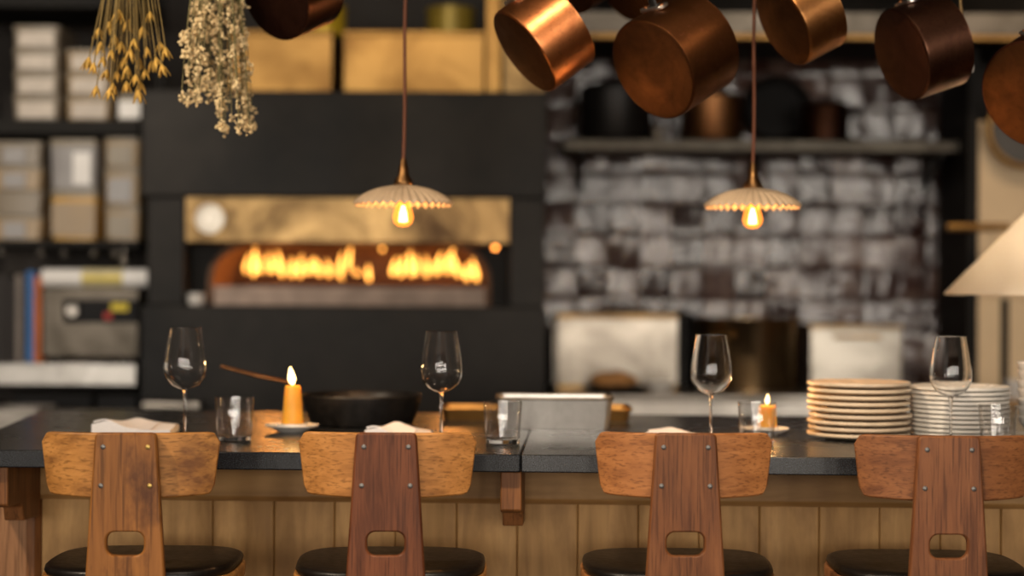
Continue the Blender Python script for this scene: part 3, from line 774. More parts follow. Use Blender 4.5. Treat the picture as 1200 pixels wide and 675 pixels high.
pan(764, 83, 3.86, 126, (.82, -.57), .55, 70, M['copper'], 'large aged copper saucepan showing its broad round base')
pan(917, 30, 3.92, 106, (.87, -.49), .25, 51, M['copper_gold'], 'golden-brown copper saucepan hanging above a pendant lamp cord')
pan(1055, 65, 3.92, 112, (.94, -.34), .28, 60, M['copper_dark'], 'dark brown copper saucepan hanging beside a white tag', base_m=M['base_dark'])
pan(1210, 112, 3.86, 134, (.85, -.5), .62, 60, M['copper_red'], 'mottled red-brown copper pan cut off by the frame edge above the cone lamp')
pan(322, -2, 4.02, 104, (.82, -.57), .72, 44, M['copper_dark'], 'dark copper pan hanging beside the cream dried flowers', base_m=M['base_dark'])
pan(664, -20, 4.32, 82, (.8, -.6), .5, 40, M['copper_red'], 'small dark copper pan hanging behind the brightest saucepan', 4.30)
pan(738, -14, 4.40, 84, (.8, -.6), .65, 40, M['copper'], 'small copper pan hanging just behind the large aged saucepan', 4.30)
# tag on a strip
q = P(1127, 8, 4.05)
t = thing('hanging_tag', 'white tag on a thin brass strip hanging between the dark pans', 'tag', q)
def rel(px, py): return P(px, py, 4.05) - q
MB().tube([(rel(1124, -60)), rel(1126, 6), rel(1129, 36)], [.003, .004, .004], 8, flat=.4).build('strip', M['brass_old'], t)
MB().tube([rel(1130, 38), rel(1132, 44), rel(1134, 55), rel(1135, 62)], [.004, .0125, .012, .004], 12, flat=.5).build('tag_plate', M['porcelain'], t, smooth=60)
MB().tube([rel(1135, 62), rel(1136, 68), rel(1138, 80), rel(1139, 85)], [.003, .008, .008, .003], 12, flat=.5).build('tag_end', M['porcelain'], t, smooth=60)

# ------------------------------------------------------------------ dried flowers
rn = random.Random(11)
DB = 3.98
tie = P(152, -95, DB)
t = thing('hanging_flower_bundle', 'bundle of ochre dried pods hanging upside down on long stalks', 'dried flowers', tie)
heads = [(113,108),(143,40-30),(135,26),(112,76),(118,70),(132,60),(147,56),(160,66),(172,58),(188,62),(196,56),(124,84),(138,86),(150,82),(165,84),(178,80),(191,78),(108,72),(128,104),(131,98),(146,94),(162,104),(163,112),(155,90),(181,66),(120,30),(128,28),(157,30),(172,26),(140,66),(167,50),(148,32),(176,14),(152,112),(139,112)]
heads = [(113,103),(139,14),(116,35),(128,28),(150,25),(176,16),(110,76),(121,69),(131,61),(142,52),(153,60),(163,70),(172,58),(183,70),(194,58),(188,52),(125,84),(137,86),(149,80),(159,90),(178,74),(190,78),(132,100),(129,106),(148,98),(162,108),(164,98),(118,52),(167,34),(157,48),(145,70),(104,70),(135,44),(170,84)]
for hx, hy in heads:
    dd = DB + rn.uniform(-.07, .07)
    e = P(hx, hy, dd) - tie
    topx = 152 + (hx - 152)*.28 + rn.uniform(-3, 3)
    s0_ = P(topx, -95, DB + (dd - DB)*.25) - tie
    mid = s0_.lerp(e, .5) + Vector((rn.uniform(-.006, .006) + (hx-152)*.0001, rn.uniform(-.005, .005), 0))
    pts = []
    for i in range(9):
        f = i/8; pts.append(s0_*(1-f)**2 + mid*2*f*(1-f) + e*f*f)
    st = MB().tube(pts, [.0014]*8 + [.0016], 6).build('stalk', M['stalk'], t, smooth=60)
    dirv = (pts[-1] - pts[-2]).normalized(); Fm = Matrix.Translation(e - dirv*.004) @ frame_to(dirv) @ Matrix.Rotation(rn.uniform(0, 6), 4, 'Z')
    sc = rn.uniform(.8, 1.15); mb = MB()
    npet = 5
    for pidx in range(npet):         # pointed bracts round a small pod, opening downward
        a = 2*math.pi*pidx/npet; op = rn.uniform(.75, 1.25)
        rows = [(.001, 0, .0012), (.0055*op, .007, .0042), (.0080*op, .014, .0042), (.0105*op, .021, .0024), (.0125*op, .028, .0002)]
        vs = []; fs = []
        for rr, z, w_ in rows:
            for th_, off in ((-1, -w_), (0, 0), (1, w_)):
                rad = rr + (.0012 if th_ == 0 else 0)
                vs.append(((rad*math.cos(a) - off*math.sin(a))*sc, (rad*math.sin(a) + off*math.cos(a))*sc, z*sc))
        for l in range(len(rows)-1):
            for k in (0, 1): fs.append((l*3+k, l*3+k+1, l*3+k+4, l*3+k+3))
        mb.add(vs, fs, Fm)
    mb.lathe([(0, -.003), (.003*sc, 0), (.0055*sc, .006*sc), (.0045*sc, .013*sc), (0, .018*sc)], 8, Fm)
    o = mb.build('seed_head', M['ochre'], st, smooth=60)
    sol = o.modifiers.new('sol', 'SOLIDIFY'); sol.thickness = .0006
MB().tube([(0,0,-.02), (0, 0, RZ - tie.z - .03)], .002, 8).build('string', M['stalk'], t)
MB().lathe([(.026, -.03), (.028, -.02), (.028, 0), (.024, .01), (0, .012)], 20).build('binding', M['stalk'], t)

tie = P(256, -95, DB)
t = thing('hanging_flower_bundle', 'bundle of cream dried blossom sprigs hanging upside down, denser and paler', 'dried flowers', tie)
ico = bmesh.new(); bmesh.ops.create_icosphere(ico, subdivisions=1, radius=1); IV = [v.co.copy() for v in ico.verts]; IF = [tuple(v.index for v in f.verts) for f in ico.faces]; ico.free()
tips = []
for i in range(44):
    x = rn.uniform(211, 299); base_y = 122 if x < 238 else 126 + 30*min(1, (x-238)/16)
    tips.append((x, base_y*(1 - .5*rn.random()**1.6)))
for hx, hy in tips:
    dd = DB + rn.uniform(-.09, .09); e = P(hx, hy, dd) - tie
    s0_ = P(256 + (hx-256)*.35, -95, DB + (dd-DB)*.35) - tie
    mid = s0_.lerp(e, .5) + Vector(((hx-256)*.0004, 0, 0))
    C = lambda f: s0_*(1-f)**2 + mid*2*f*(1-f) + e*f*f
    st = MB().tube([C(i/10) for i in range(11)], .0012, 5).build('sprig_stem', M['stalk_green'], t, smooth=60)
    mb = MB()
    clumps = [(1 - .70*rn.random(), Vector((rn.gauss(0, .0055), rn.gauss(0, .0055), 0))) for _ in range(6)] + [(.985, Vector((0, 0, 0)))]
    for k in range(42):
        f, co = clumps[k % 7]; f = min(1, f + rn.gauss(0, .012))
        p0 = C(f); off = co + Vector((rn.gauss(0, 1), rn.gauss(0, 1), rn.gauss(0, 1.0))) * .0042
        q = p0 + off
        sc = rn.uniform(.0028, .0060)
        Mx = Matrix.Translation(q) @ Euler((rn.uniform(0,6), rn.uniform(0,6), 0)).to_matrix().to_4x4() @ Matrix.Diagonal((sc, sc*rn.uniform(.7,1.1), sc*rn.uniform(.55, .9), 1))
        mb.add([v * rn.uniform(.75, 1.25) for v in IV], IF, Mx)
        if k % 3 == 0: mb.tube([p0 - Vector((0,0,-.01)), q], .0005, 4)
    o = mb.build('blossom', M['statice'], st, smooth=30); o['kind'] = 'stuff'
MB().tube([(0,0,-.02), (0, 0, RZ - tie.z - .03)], .002, 8).build('string', M['stalk'], t)
MB().lathe([(.030, -.03), (.032, -.02), (.032, 0), (.028, .01), (0, .012)], 20).build('binding', M['stalk'], t)

# ------------------------------------------------------------------ pizza oven
OD = 6.8
def X(px, D=OD): return P(px, 337, D).x
def Z(py, D=OD, px=400): return P(px, py, D).z
ox, oy = X(402), OD
ov = thing('pizza_oven', 'black steel pizza oven with a brass visor over its glowing mouth', 'oven', (ox, oy, 0))
def ob(name, x0, x1, y0, y1, z0, z1, m, par=None, bevel=.006):
    return MB().box((x0-ox, y0-oy, z0), (x1-ox, y1-oy, z1)).build(name, m, par or ov, bevel=bevel)
z_top, z_hood, z_visor, z_deck = Z(107), Z(231), Z(284), Z(359)
ob('hood', X(166), X(640), oy-.02, oy+.86, z_hood, z_top, M['black_steel'])
ob('base', X(166), X(640), oy-.02, oy+.86, .12, z_deck, M['black_steel'])
ob('column', X(172), X(216), oy, oy+.86, z_deck, z_hood, M['black_steel'])
ob('column', X(597), X(638), oy, oy+.86, z_deck, z_hood, M['black_steel'])
for a in (185, 600):
    for b in (.05, .75): ob('foot', X(a), X(a)+.09, oy+b, oy+b+.08, 0, .12, M['black_matt'], bevel=.003)
vis = MB(); vx0, vx1 = X(216)-ox+.001, X(597)-ox-.001
vis.prism([(.012, z_hood-.001), (.012, z_visor), (.035, z_visor-.012), (.035, z_hood-.001)], vx0, vx1, axis='x')
vis = vis.build('visor', M['brass_old'], ov, bevel=.003)
bx = X(245) - ox; bz = Z(257)
MB().lathe([(0, .008), (.030, .008), (.034, .004), (.050, .004), (.053, .008), (.058, .008), (.060, 0), (0, 0)], 36, Matrix.Translation((bx, .0118, bz)) @ Matrix.Rotation(R(90), 4, 'X')).build('badge', M['steel_panel'], vis, smooth=40)
# front plate with an arched mouth, and the vaulted chamber behind it
mx0, mx1 = X(247, OD+.12)-ox, X(572, OD+.12)-ox; mz0, mz1 = z_deck+.002, Z(286, OD+.12)
def arch(x0, x1, z0, z1, r, n=10):
    pts = [(x0, z0)]
    for k in range(n+1): a = R(180 - 90*k/n); pts.append((x0 + r + r*math.cos(a), z1 - r*.85 + r*.85*math.sin(a)))
    for k in range(n+1): a = R(90 - 90*k/n); pts.append((x1 - r + r*math.cos(a), z1 - r*.85 + r*.85*math.sin(a)))
    pts.append((x1, z0)); return pts
am = arch(mx0, mx1, mz0, mz1, .17)
# plate: bridge between arch outline and a rectangle
px0, px1, pz1 = X(216)-ox+.001, X(597)-ox-.001, z_hood-.002
outr = []
for x, z in am:
    u = (x - (mx0+mx1)/2) / ((mx1-mx0)/2); w_ = (z - mz0) / (mz1 - mz0)
    if abs(u) > .999 or w_ < .55: outr.append((px0 if u < 0 else px1, mz0 + (pz1-mz0)*min(1, w_*1.0)))
    else: outr.append(((px0+px1)/2 + u*(px1-px0)/2, pz1))
n = len(am); vs = []
for y in (.12, .15): vs += [(x, y, z) for x, z in am] + [(x, y, z) for x, z in outr]
fs = []
for i in range(n-1):
    fs.append((i, i+1, n+i+1, n+i)); fs.append((2*n+i, 3*n+i, 3*n+i+1, 2*n+i+1)); fs.append((i, 2*n+i, 2*n+i+1, i+1))
MB().add(vs, fs).build('mouth_plate', M['black_matt'], ov, smooth=30)
ar = MB(); ar.tube([(x, .118, z) for x, z in am], .012, 8); ar.build('mouth_arch', M['brick'], ov, smooth=60)
MB().lathe([(0, .012), (.008, .010), (.010, 0), (0, 0)], 16, Matrix.Translation((X(570, OD+.12)-ox+.035, .119, Z(289, OD+.12))) @ Matrix.Rotation(R(90), 4, 'X')).build('orange_dot', emit('orange glowing dot', (1, .30, .05), 9), ov)  # small emissive orange dot on the plate beside the mouth
ch = MB(); vs = []; fs = []
rows = [(.15, 1.0), (.45, 1.02), (.70, .98), (.80, .7)]
for y, k in rows: vs += [((mx0+mx1)/2 + (x-(mx0+mx1)/2)*k, y, mz0 + (z-mz0)*(1.0 + .12*math.sin((y-.15)*4))*k) for x, z in am]
for l in range(len(rows)-1):
    for i in range(n-1): fs.append((l*n+i, l*n+i+1, (l+1)*n+i+1, (l+1)*n+i))
fs.append(tuple(range((len(rows)-1)*n, len(rows)*n)))
ch.add(vs, fs).build('vault', M['brick'], ov, smooth=60)
hz_ = z_deck
HT = Z(336, OD+.13)
MB().box((mx0+.004, .125, hz_+.0006), (mx1-.004, .79, HT)).build('hearth', M['hearth'], ov, bevel=.004)
MB().tube([(X(167, 6.62)-ox, -.14, Z(478, 6.62)), (X(232, 6.62)-ox, -.14, Z(478, 6.62))], .022, 14).build('base_handle', M['steel'], ov, smooth=60)
for a in (174, 225): MB().tube([(X(a, 6.62)-ox, -.14, Z(478, 6.62)), (X(a, 6.62)-ox, -.018, Z(478, 6.62))], .009, 10).build('handle_post', M['steel'], ov)
# fire
fz = HT + .001
fire = thing('oven_fire', 'row of bright wood flames burning at the back of the oven', 'fire', (ox, oy+.5, fz))
def rl(px, py, D): return P(px, py, D) - Vector((ox, oy+.5, fz))
for a, b, r_ in ((285, 400, .028), (330, 470, .024), (440, 560, .028), (480, 560, .024)):
    D = OD + .58 + (.05 if r_ < .025 else 0)
    A0, A1 = rl(a, 340, D), rl(b, 338, D); A0.z = A1.z = r_ + .002
    MB().tube([A0, A0.lerp(A1, .4) + Vector((0, .01, .004)), A1], [r_, r_*1.05, r_*.9], 10).build('log', M['log'], fire)
FLM = [(297,290,326,11),(305,300,328,10),(318,292,327,12),(330,296,326,12),(342,290,326,11),(352,288,327,10),(362,291,326,12),(374,296,325,11),(386,298,326,10),(398,296,328,9),(409,279,320,8),(400,312,330,7),(418,304,324,8),(432,310,331,9),
       (460,300,328,11),(470,294,326,11),(482,292,326,10),(488,288,324,9),(500,298,326,10),(512,294,324,12),(524,291,324,12),(536,294,326,11),(547,296,330,12),(558,300,331,12),(288,298,322,7),(448,281,296,6)]
for fx, y0, y1, w in FLM:
    D = OD + .50 + rn.uniform(-.06, .10)
    y1 -= 1; y0 += rn.uniform(-3, 12); w *= .56; b0 = rl(fx, y1, D); h = (y1-y0)/F*D; r_ = w/2/F*D
    prof = flame_prof(h, r_); mb = MB(); vs = []; seg = 14
    lean = rn.uniform(-.25, .25); tw_ = rn.uniform(0, 6)
    mb.lathe(prof, seg)
    mb.v = [(x + lean*z*z/h + .18*r_*math.sin(z/h*5 + tw_), y*.7, z) for x, y, z in mb.v]
    mb.v = [tuple(Vector(v) + b0) for v in mb.v]
    mb.build('flame', M['fire'], fire, smooth=80)
for fx in ():
    b0 = rl(fx, 334, OD+.5); b0.z = .004
    MB().lathe([(0, -.004), (.03, 0), (.026, .016), (.01, .024), (0, .025)], 9, Matrix.Translation(b0)).build('ember', M['ember'], fire)
for fx in (320, 430, 530):
    ld = bpy.data.lights.new('fire_light', 'POINT'); ld.energy = 2.2; ld.color = (1, .36, .08); ld.shadow_soft_size = .06
    lo = bpy.data.objects.new('fire_light', ld); COL.objects.link(lo); lo.location = P(fx, 316, OD+.30)
# white cup on the oven sill
q = P(230, 358, OD+.055); q.z = z_deck + .0005
o = MB().lathe([(0, 0), (.026, 0), (.034, .008), (.036, .046), (.033, .048), (.030, .010), (0, .007)], 28).build('ramekin', M['porcelain'], smooth=40)
tag(o, 'small white ramekin on the oven sill beside the mouth', 'ramekin', None, q)
q = P(569, 288, OD+.06)
# things on top of the oven
def topbox(px0, px1, y0, D, dep, m, label, name='brass_box'):
    t = thing(name, label, 'box', ((X(px0, D)+X(px1, D))/2, D, z_top+.0005)); w = X(px1, D)-X(px0, D); h = Z(y0, D) - z_top
    MB().box((-w/2, 0, 0), (w/2, dep, h-.02)).build('body', m, t, bevel=.004)
    MB().box((-w/2-.004, -.004, h-.02), (w/2+.004, dep, h)).build('lid', m, t, bevel=.003)
topbox(268, 388, 36, 6.95, .5, M['brass'], 'shorter brass-faced box on the oven behind the dried flowers')
topbox(401, 566, 36, 6.95, .5, M['brass'], 'longer brass-faced box on the oven behind the pendant cord')
o = MB().box((0, 0, 0), (X(586, 6.92)-X(568, 6.92), .06, Z(-40, 6.92)-z_top)).build('steel_post', M['brass'], bevel=.004); tag(o, 'upright steel post at the end of the brass boxes on the oven', 'post', None, (X(568, 6.92), 6.92, z_top+.0005))
o = MB().box((0, 0, 0), (X(638, 7.0)-X(588, 7.0), .3, Z(-10, 7.0)-z_top)).build('brass_cabinet', M['brass_old'], bevel=.004); tag(o, 'smoked brass cabinet on the oven beside the steel post', 'cabinet', None, (X(588, 7.0), 7.0, z_top+.0005))
zb2 = Z(36, 6.95)
for px0, px1, y0, m, lb in ((352, 404, 6, M['tin_yellow'], 'bright yellow round tin on the shorter brass box'), (499, 556, 8, M['tin_olive'], 'olive-yellow round tin on the longer brass box')):
    c = P((px0+px1)/2, 36, 7.1); r_ = (px1-px0)/2/F*7.1; h = Z(y0, 7.1) - zb2
    cx = c.x if px0 > 400 else min(c.x, X(388, 6.95) - r_*.5)
    t = thing('round_tin', lb, 'tin', (cx, 7.1+.05, zb2+.001))
    MB().lathe([(0, 0), (r_, 0), (r_, h*.75), (0, h*.75)], 36).build('body', m, t, bevel=.002)
    MB().lathe([(0, h*.75), (r_*1.02, h*.75), (r_*1.02, h), (0, h)], 36).build('lid', m, t, bevel=.002)

# ------------------------------------------------------------------ shelving with storage tubs
SD = 7.0
sxl, sxr = X(-70, SD), X(164, SD)
sh = thing('shelving_unit', 'black metal shelving stacked with storage tubs beside the oven', 'shelving', ((sxl+sxr)/2, SD, 0))
cx0 = (sxl+sxr)/2; wS = (sxr-sxl)/2
shelves = {}
for nm, y0, y1 in (('a', 141, 158), ('b', 281.5, 290), ('c', -8, 10)):
    za, zb_ = P(80, y0, SD).z, P(80, y1, SD).z; shelves[nm] = za
    MB().box((-wS, -.03, zb_), (wS, .45, za)).build('shelf', M['black_matt'], sh, bevel=.003)
zc = P(80, 425, SD).z; zc0 = P(80, 451, SD).z
MB().box((-wS, -.06, zc0), (wS, .5, zc)).build('steel_top', M['steel_mid'], sh, bevel=.006)
zl = P(80, 480, SD).z
MB().box((-wS, -.03, zl-.03), (wS, .5, zl)).build('lower_shelf', M['steel_dull'], sh, bevel=.004)
for a in (-1, 1):
    for y in ((.0, .42) if a < 0 else (.455,)): MB().box((a*(wS-.018)-.018, y, 0), (a*(wS-.018)+.018, y+.03, 2.75)).build('upright', M['black_matt'], sh, bevel=.003)
for px in (2, 48, 75, 110, 135, 145):
    c = P(px, 296 if px != 145 else 305, SD+.02) - Vector((cx0, SD, 0))
    zz = P(80, 290, SD).z
    MB().tube([(c.x, c.y, zz), (c.x, c.y, c.z+.012)], .005, 8).lathe([(0, -.018), (.014, -.012), (.019, 0), (.014, .012), (0, .018)], 16, Matrix.Translation(c)).build('hook', M['steel'], sh, smooth=50)
def tub(px0, px1, y0, y1, m, label, lab=True, D=SD, dep=.32, labm=None, frac=(.12, .86)):
    x0, x1 = P(px0, y1, D).x, P(px1, y1, D).x; z0, z1 = P(80, y1, D).z, P(80, y0, D).z
    t = thing('storage_tub', label, 'tub', ((x0+x1)/2, D, z0+.0008), 0, 'stacked storage tubs')
    w = (x1-x0)/2; h = z1 - z0 - .002; hb = h*.86
    vs = []
    for z, k in ((0, .93), (hb, 1.0)):
        vs += [(x*k, y*1.0, z) for x, y in rrect(2*w*.97, dep, .02, 4, 0, dep/2+.003)]
    n = len(vs)//2; fs = [tuple(range(n-1, -1, -1)), tuple(range(n, 2*n))] + [(i, (i+1) % n, n+(i+1) % n, n+i) for i in range(n)]
    b = MB().add(vs, fs).build('body', m, t, smooth=40)
    MB().prism(rrect(2*w, dep+.008, .022, 4, 0, dep/2+.003), hb, h, axis='z').build('lid', M['plastic_lid'], t, bevel=.003)
    if lab: MB().box((-w*.95+2*w*frac[0], -.0045, hb*.10), (-w*.95+2*w*frac[1], .0015, hb*.86)).build('label_or_highlight', labm or M['label'], t, bevel=.001)
O4 = ['lowest', 'second lowest', 'third lowest', 'top']
st1 = [(30, 57), (57.5, 84), (84.5, 111.5), (112, 141)]
for k, (a, b) in enumerate(reversed(st1)): tub(14, 70, a, b, M['plastic'], f'tub with pale label on the upper shelf, {O4[k]} of four stacked', labm=M['label'])
for k, (a, b) in enumerate(reversed(st1[1:])): tub(76, 130, a, b, M['plastic_tan'], f'tub with pale label on the upper shelf, {O4[k] if k<2 else "top"} of three stacked', labm=M['label'])
tub(137, 165, 110, 141, M['plastic'], 'narrow white-labelled tub on the upper shelf against the oven hood', frac=(.05, .95), labm=M['paper'])
st2 = [(166, 194.5), (195, 223), (223.5, 252), (252.5, 281.5)]
for k, (a, b) in enumerate(reversed(st2)): tub(-14, 50, a, b, [M['plastic_tan'], M['plastic'], M['plastic_tan'], M['plastic']][k], f'smoky tub on the lower tub shelf, {O4[k]} of four stacked', frac=(.25, .66), labm=M['tubgrey'], lab=k != 1)
tub(58, 114, 222, 281.5, M['plastic_amber'], 'amber-filled tub under the grey tub on the lower tub shelf', lab=True, labm=M['plastic_tan'], frac=(.02, .93))
tub(57, 114, 163, 221.5, M['tubgrey'], 'tall grey tub with a painted highlight strip, standing on the amber tub', frac=(.48, .84), labm=M['paper'])  # white strip stands in for the highlight on the grey tub
for k, (a, b) in enumerate(((241, 281.5), (197, 240.5), (160, 196.5))): tub(121, 164, a, b, M['plastic_tan'], f'beige tub beside the oven on the lower tub shelf, {["lowest","middle","top"][k]} of three', lab=True, labm=M['tubgrey'] if k == 1 else M['plastic_lid'], frac=(.1, .75))
# appliance and film box under the shelf
z0 = zc + .0006
xa, xb = X(49, SD), X(163, SD); zt_ = P(80, 337, SD).z
t = thing('countertop_machine', 'steel countertop machine with black display panel under the film box', 'machine', ((xa+xb)/2, SD, z0)); w = (xb-xa)/2; h = zt_ - z0
MB().box((-w, 0, .02), (w, .36, h)).build('body', M['steel_dull'], t, bevel=.008)
for a in (-1, 1): MB().box((a*(w-.05)-.03, .02, 0), (a*(w-.05)+.03, .34, .02)).build('foot', M['black_matt'], t)
zz0, zz1 = P(80, 378, SD).z - z0, P(80, 351, SD).z - z0
dp = MB().box((X(75, SD)-(xa+xb)/2, -.012, zz0), (w-.004, .002, zz1)).build('display', M['display'], t, bevel=.003)
kx, kz = X(87, SD)-(xa+xb)/2, P(80, 364, SD).z - z0
MB().lathe([(0, .02), (.022, .02), (.026, .012), (.028, 0), (0, 0)], 28, Matrix.Translation((kx, -.012, kz)) @ Matrix.Rotation(R(90), 4, 'X')).build('dial', M['steel'], dp, smooth=40)
MB().box((X(131, SD)-(xa+xb)/2, -.0135, P(80, 364, SD).z-z0), (X(151, SD)-(xa+xb)/2, -.0118, P(80, 355, SD).z-z0)).build('yellow_sticker', M['yellow'], dp)
MB().box((X(123, SD)-(xa+xb)/2, -.0135, P(80, 374, SD).z-z0), (X(132, SD)-(xa+xb)/2, -.0118, P(80, 366, SD).z-z0)).build('red_sticker', M['red'], dp)
xa2, xb2 = X(46, SD-.02), X(172, SD-.02); zr0 = z0 + h + .0006; rr = (P(80, 315, SD).z - zr0)/2
t = thing('film_roll', 'white roll of film with a yellow band lying on the steel machine', 'roll', ((xa2+xb2)/2, SD+.04, zr0)); w2_ = (xb2-xa2)/2
Mr = Matrix.Translation((0, 0, rr)) @ Matrix.Rotation(R(90), 4, 'Y')
MB().lathe([(rr*.3, -w2_), (rr*.97, -w2_), (rr, -w2_+.006), (rr, w2_-.006), (rr*.97, w2_), (rr*.3, w2_)], 32, Mr, loop=True).build('roll', M['paper'], t, smooth=40)
ya, yb = X(95, SD)-(xa2+xb2)/2, X(143, SD)-(xa2+xb2)/2
MB().lathe([(rr+.0002, ya), (rr+.0012, ya), (rr+.0012, yb), (rr+.0002, yb)], 32, Mr, loop=True).build('band', plain('pale yellow band', (.74, .66, .40), .6), t)
MB().lathe([(rr+.0013, ya+.001), (rr+.002, ya+.001), (rr+.002, yb-.001), (rr+.0013, yb-.001)], 32, Matrix.Translation((0,0,0)) @ Mr, loop=True)
bands = MB(); a0 = R(60)
for s_ in range(6):
    pass
MB().box((ya+.002, -rr-.003, rr*.78), (yb-.002, -rr*.9, rr*1.25)).build('yellow_stripe', M['yellow'], t)
# upright books
bk = [(2, 14, 322, 'brownbook', 'thick dark brown book, farthest from the machine'), (15, 27, 324, 'greybook', 'thin grey book with pale spine beside the dark book'), (28, 38, 330, 'brownbook', 'dark brown book standing next to the blue book'), (38.5, 46, 318, 'blue', 'tall blue book standing beside the machine'), (46.3, 48.6, 322, 'orange', 'orange-brown book squeezed against the steel machine')]
bk = [(-8, 10, 322, 'brownbook', 'thick dark brown book, farthest from the steel machine'), (11, 19, 326, 'brownbook', 'slim dark brown book next to the grey book'), (19.5, 26.5, 322, 'greybook', 'thin grey book with pale spine'), (27, 31.5, 330, 'brownbook', 'low dark brown book next to the blue book'), (32, 40.5, 318, 'blue', 'tall blue book standing near the steel machine'), (41, 48.4, 324, 'orange', 'orange-brown book squeezed against the steel machine')]
for a, b, y0, m, lb in bk:
    x0, x1 = X(a, SD), X(b, SD); h = P(80, y0, SD).z - z0
    t = thing('recipe_book', lb, 'book', ((x0+x1)/2, SD-.01, z0), 0, 'recipe books on the steel shelf'); w = (x1-x0)/2
    MB().box((-w, 0, 0), (w, .003, h)).box((-w, 0.003, 0), (-w+.002, .20, h)).box((w-.002, .003, 0), (w, .20, h)).build('cover', M[m], t)
    MB().box((-w+.0022, .004, .003), (w-.0022, .195, h-.004)).build('pages', M['label'], t)
# dark bins under the steel top
for a, b, lb in ((16, 110, 'long shallow black bin under the steel shelf'), (113, 162, 'short shallow black bin under the steel shelf beside the oven')):
    x0, x1 = X(a, SD), X(b, SD); zz = P(80, 460, SD).z
    t = thing('shallow_bin', lb, 'bin', ((x0+x1)/2, SD, zl+.0006)); w = (x1-x0)/2; h = zz - zl
    MB().box((-w*.97, 0, 0), (w*.97, .35, h*.8)).build('body', M['display'], t, bevel=.004)
    MB().box((-w, -.006, h*.8), (w, .356, h)).build('rim', M['black_steel'], t, bevel=.004)
c = P(28, 488, 6.45)
o = MB().box((-.13, 0, 0), (.06, .25, c.z+.03)).build('steel_drawer_unit', M['steel'], bevel=.006); tag(o, 'low steel unit behind the cut corner of the worktop', 'unit', None, (c.x, 6.45, 0))

# ------------------------------------------------------------------ hot kitchen line along the tiles
BD = 6.85
bx0, bx1 = X(648, BD), X(1128, BD); bzt = P(830, 463, BD).z
bn = thing('steel_bench', 'long steel kitchen bench with a bright front lip below the tiles', 'bench', ((bx0+bx1)/2, BD, 0)); bw = (bx1-bx0)/2
MB().box((-bw, 0, bzt-.03), (bw, .74, bzt)).build('bench_top', M['steel'], bn, bevel=.004)
MB().box((-bw, -.004, bzt-.115), (bw, .02, bzt-.0305)).build('front_lip', M['steel_white'], bn, bevel=.004)
MB().box((-bw+.03, .05, .15), (bw-.03, .70, bzt-.116)).build('cabinet_body', M['black_matt'], bn, bevel=.004)
for a in (-1, 1):
    for y in (.06, .64): MB().box((a*(bw-.06)-.02, y, 0), (a*(bw-.06)+.02, y+.04, .15)).build('foot', M['steel_dull'], bn)
def bench_thing(name, px0, px1, y0, D, dep, m, label, cat):
    x0, x1 = X(px0, D), X(px1, D); h = P((px0+px1)/2, y0, D).z - bzt
    t = thing(name, label, cat, ((x0+x1)/2, D, bzt+.0006)); w = (x1-x0)/2
    return t, w, h
t, w, h = bench_thing('plate_warmer', 653, 795, 368, 7.15, .4, M['steel'], 'wide steel warming cabinet with brass edging behind the loaf', 'cabinet')
MB().box((-w, 0, .022), (w, .4, h-.02)).build('body', M['steel_panel'], t, bevel=.004)
MB().box((-w, -.008, h-.02), (w, .4, h)).build('top_edging', M['brass_old'], t, bevel=.003)
MB().box((-w, -.008, 0), (w, .4, .022)).build('bottom_edging', M['brass_old'], t, bevel=.003)
MB().tube([(-w-.012, -.03, .02), (-w-.012, -.03, h*.5), (-w-.012, -.03, h-.03)], .013, 12).build('handle', M['steel'], t)
for z in (.05, h-.06): MB().tube([(-w-.012, -.03, z), (-w+.006, .01, z)], .006, 8).build('handle_post', M['steel'], t)
t, w, h = bench_thing('stock_pot', 822, 948, 374, 7.08, .4, None, 'large smoky brass stock pot on the bench between two steel cabinets', 'pot')
t.location.y += w
MB().lathe([(0, 0), (w*.97, 0), (w, .012), (w, h-.006), (w*1.015, h), (w*.985, h), (w*.98, h-.006), (w*.97, .012), (0, .006)], 56).build('pot_body', M['pot_brass'], t, smooth=40)
for a in (R(235), R(55)):
    d = Vector((math.cos(a), math.sin(a), 0)); s_ = Vector((-d.y, d.x, 0))
    MB().tube([d*w + s_*.05 + Vector((0,0,h*.75)), d*(w+.035) + s_*.04 + Vector((0,0,h*.76)), d*(w+.035) - s_*.04 + Vector((0,0,h*.76)), d*w - s_*.05 + Vector((0,0,h*.75))], .007, 8).build('handle', M['brass'], t, smooth=60)
t, w, h = bench_thing('black_pot', 798, 822, 372, 7.3, .2, None, 'tall black pot half hidden behind the smoky brass stock pot', 'pot')
w = .05; t.location.y = 7.50; t.location.x = .752
MB().lathe([(0, 0), (w, 0), (w, h-.01), (w*1.04, h), (w*.95, h), (w*.94, .01), (0, .008)], 36).build('pot_body', M['iron'], t, smooth=40)
MB().lathe([(0, h+.0008), (w*1.02, h+.0008), (w*.9, h+.015), (.012, h+.022), (.012, h+.035), (0, h+.036)], 36).build('lid', M['iron'], t, smooth=40)
t, w, h = bench_thing('steel_cabinet', 950, 1057, 381, 7.2, .35, None, 'small steel cabinet with brass rim behind the sand-coloured plates', 'cabinet')
MB().box((-w, 0, 0), (w, .35, h-.015)).build('body', M['steel_panel'], t, bevel=.004)
MB().box((-w-.003, -.006, h-.015), (w+.003, .35, h)).build('top_edging', M['brass_old'], t, bevel=.003)
MB().tube([(-w*.5, -.02, h*.82), (w*.5, -.02, h*.82)], .008, 10).build('handle', M['brass'], t)
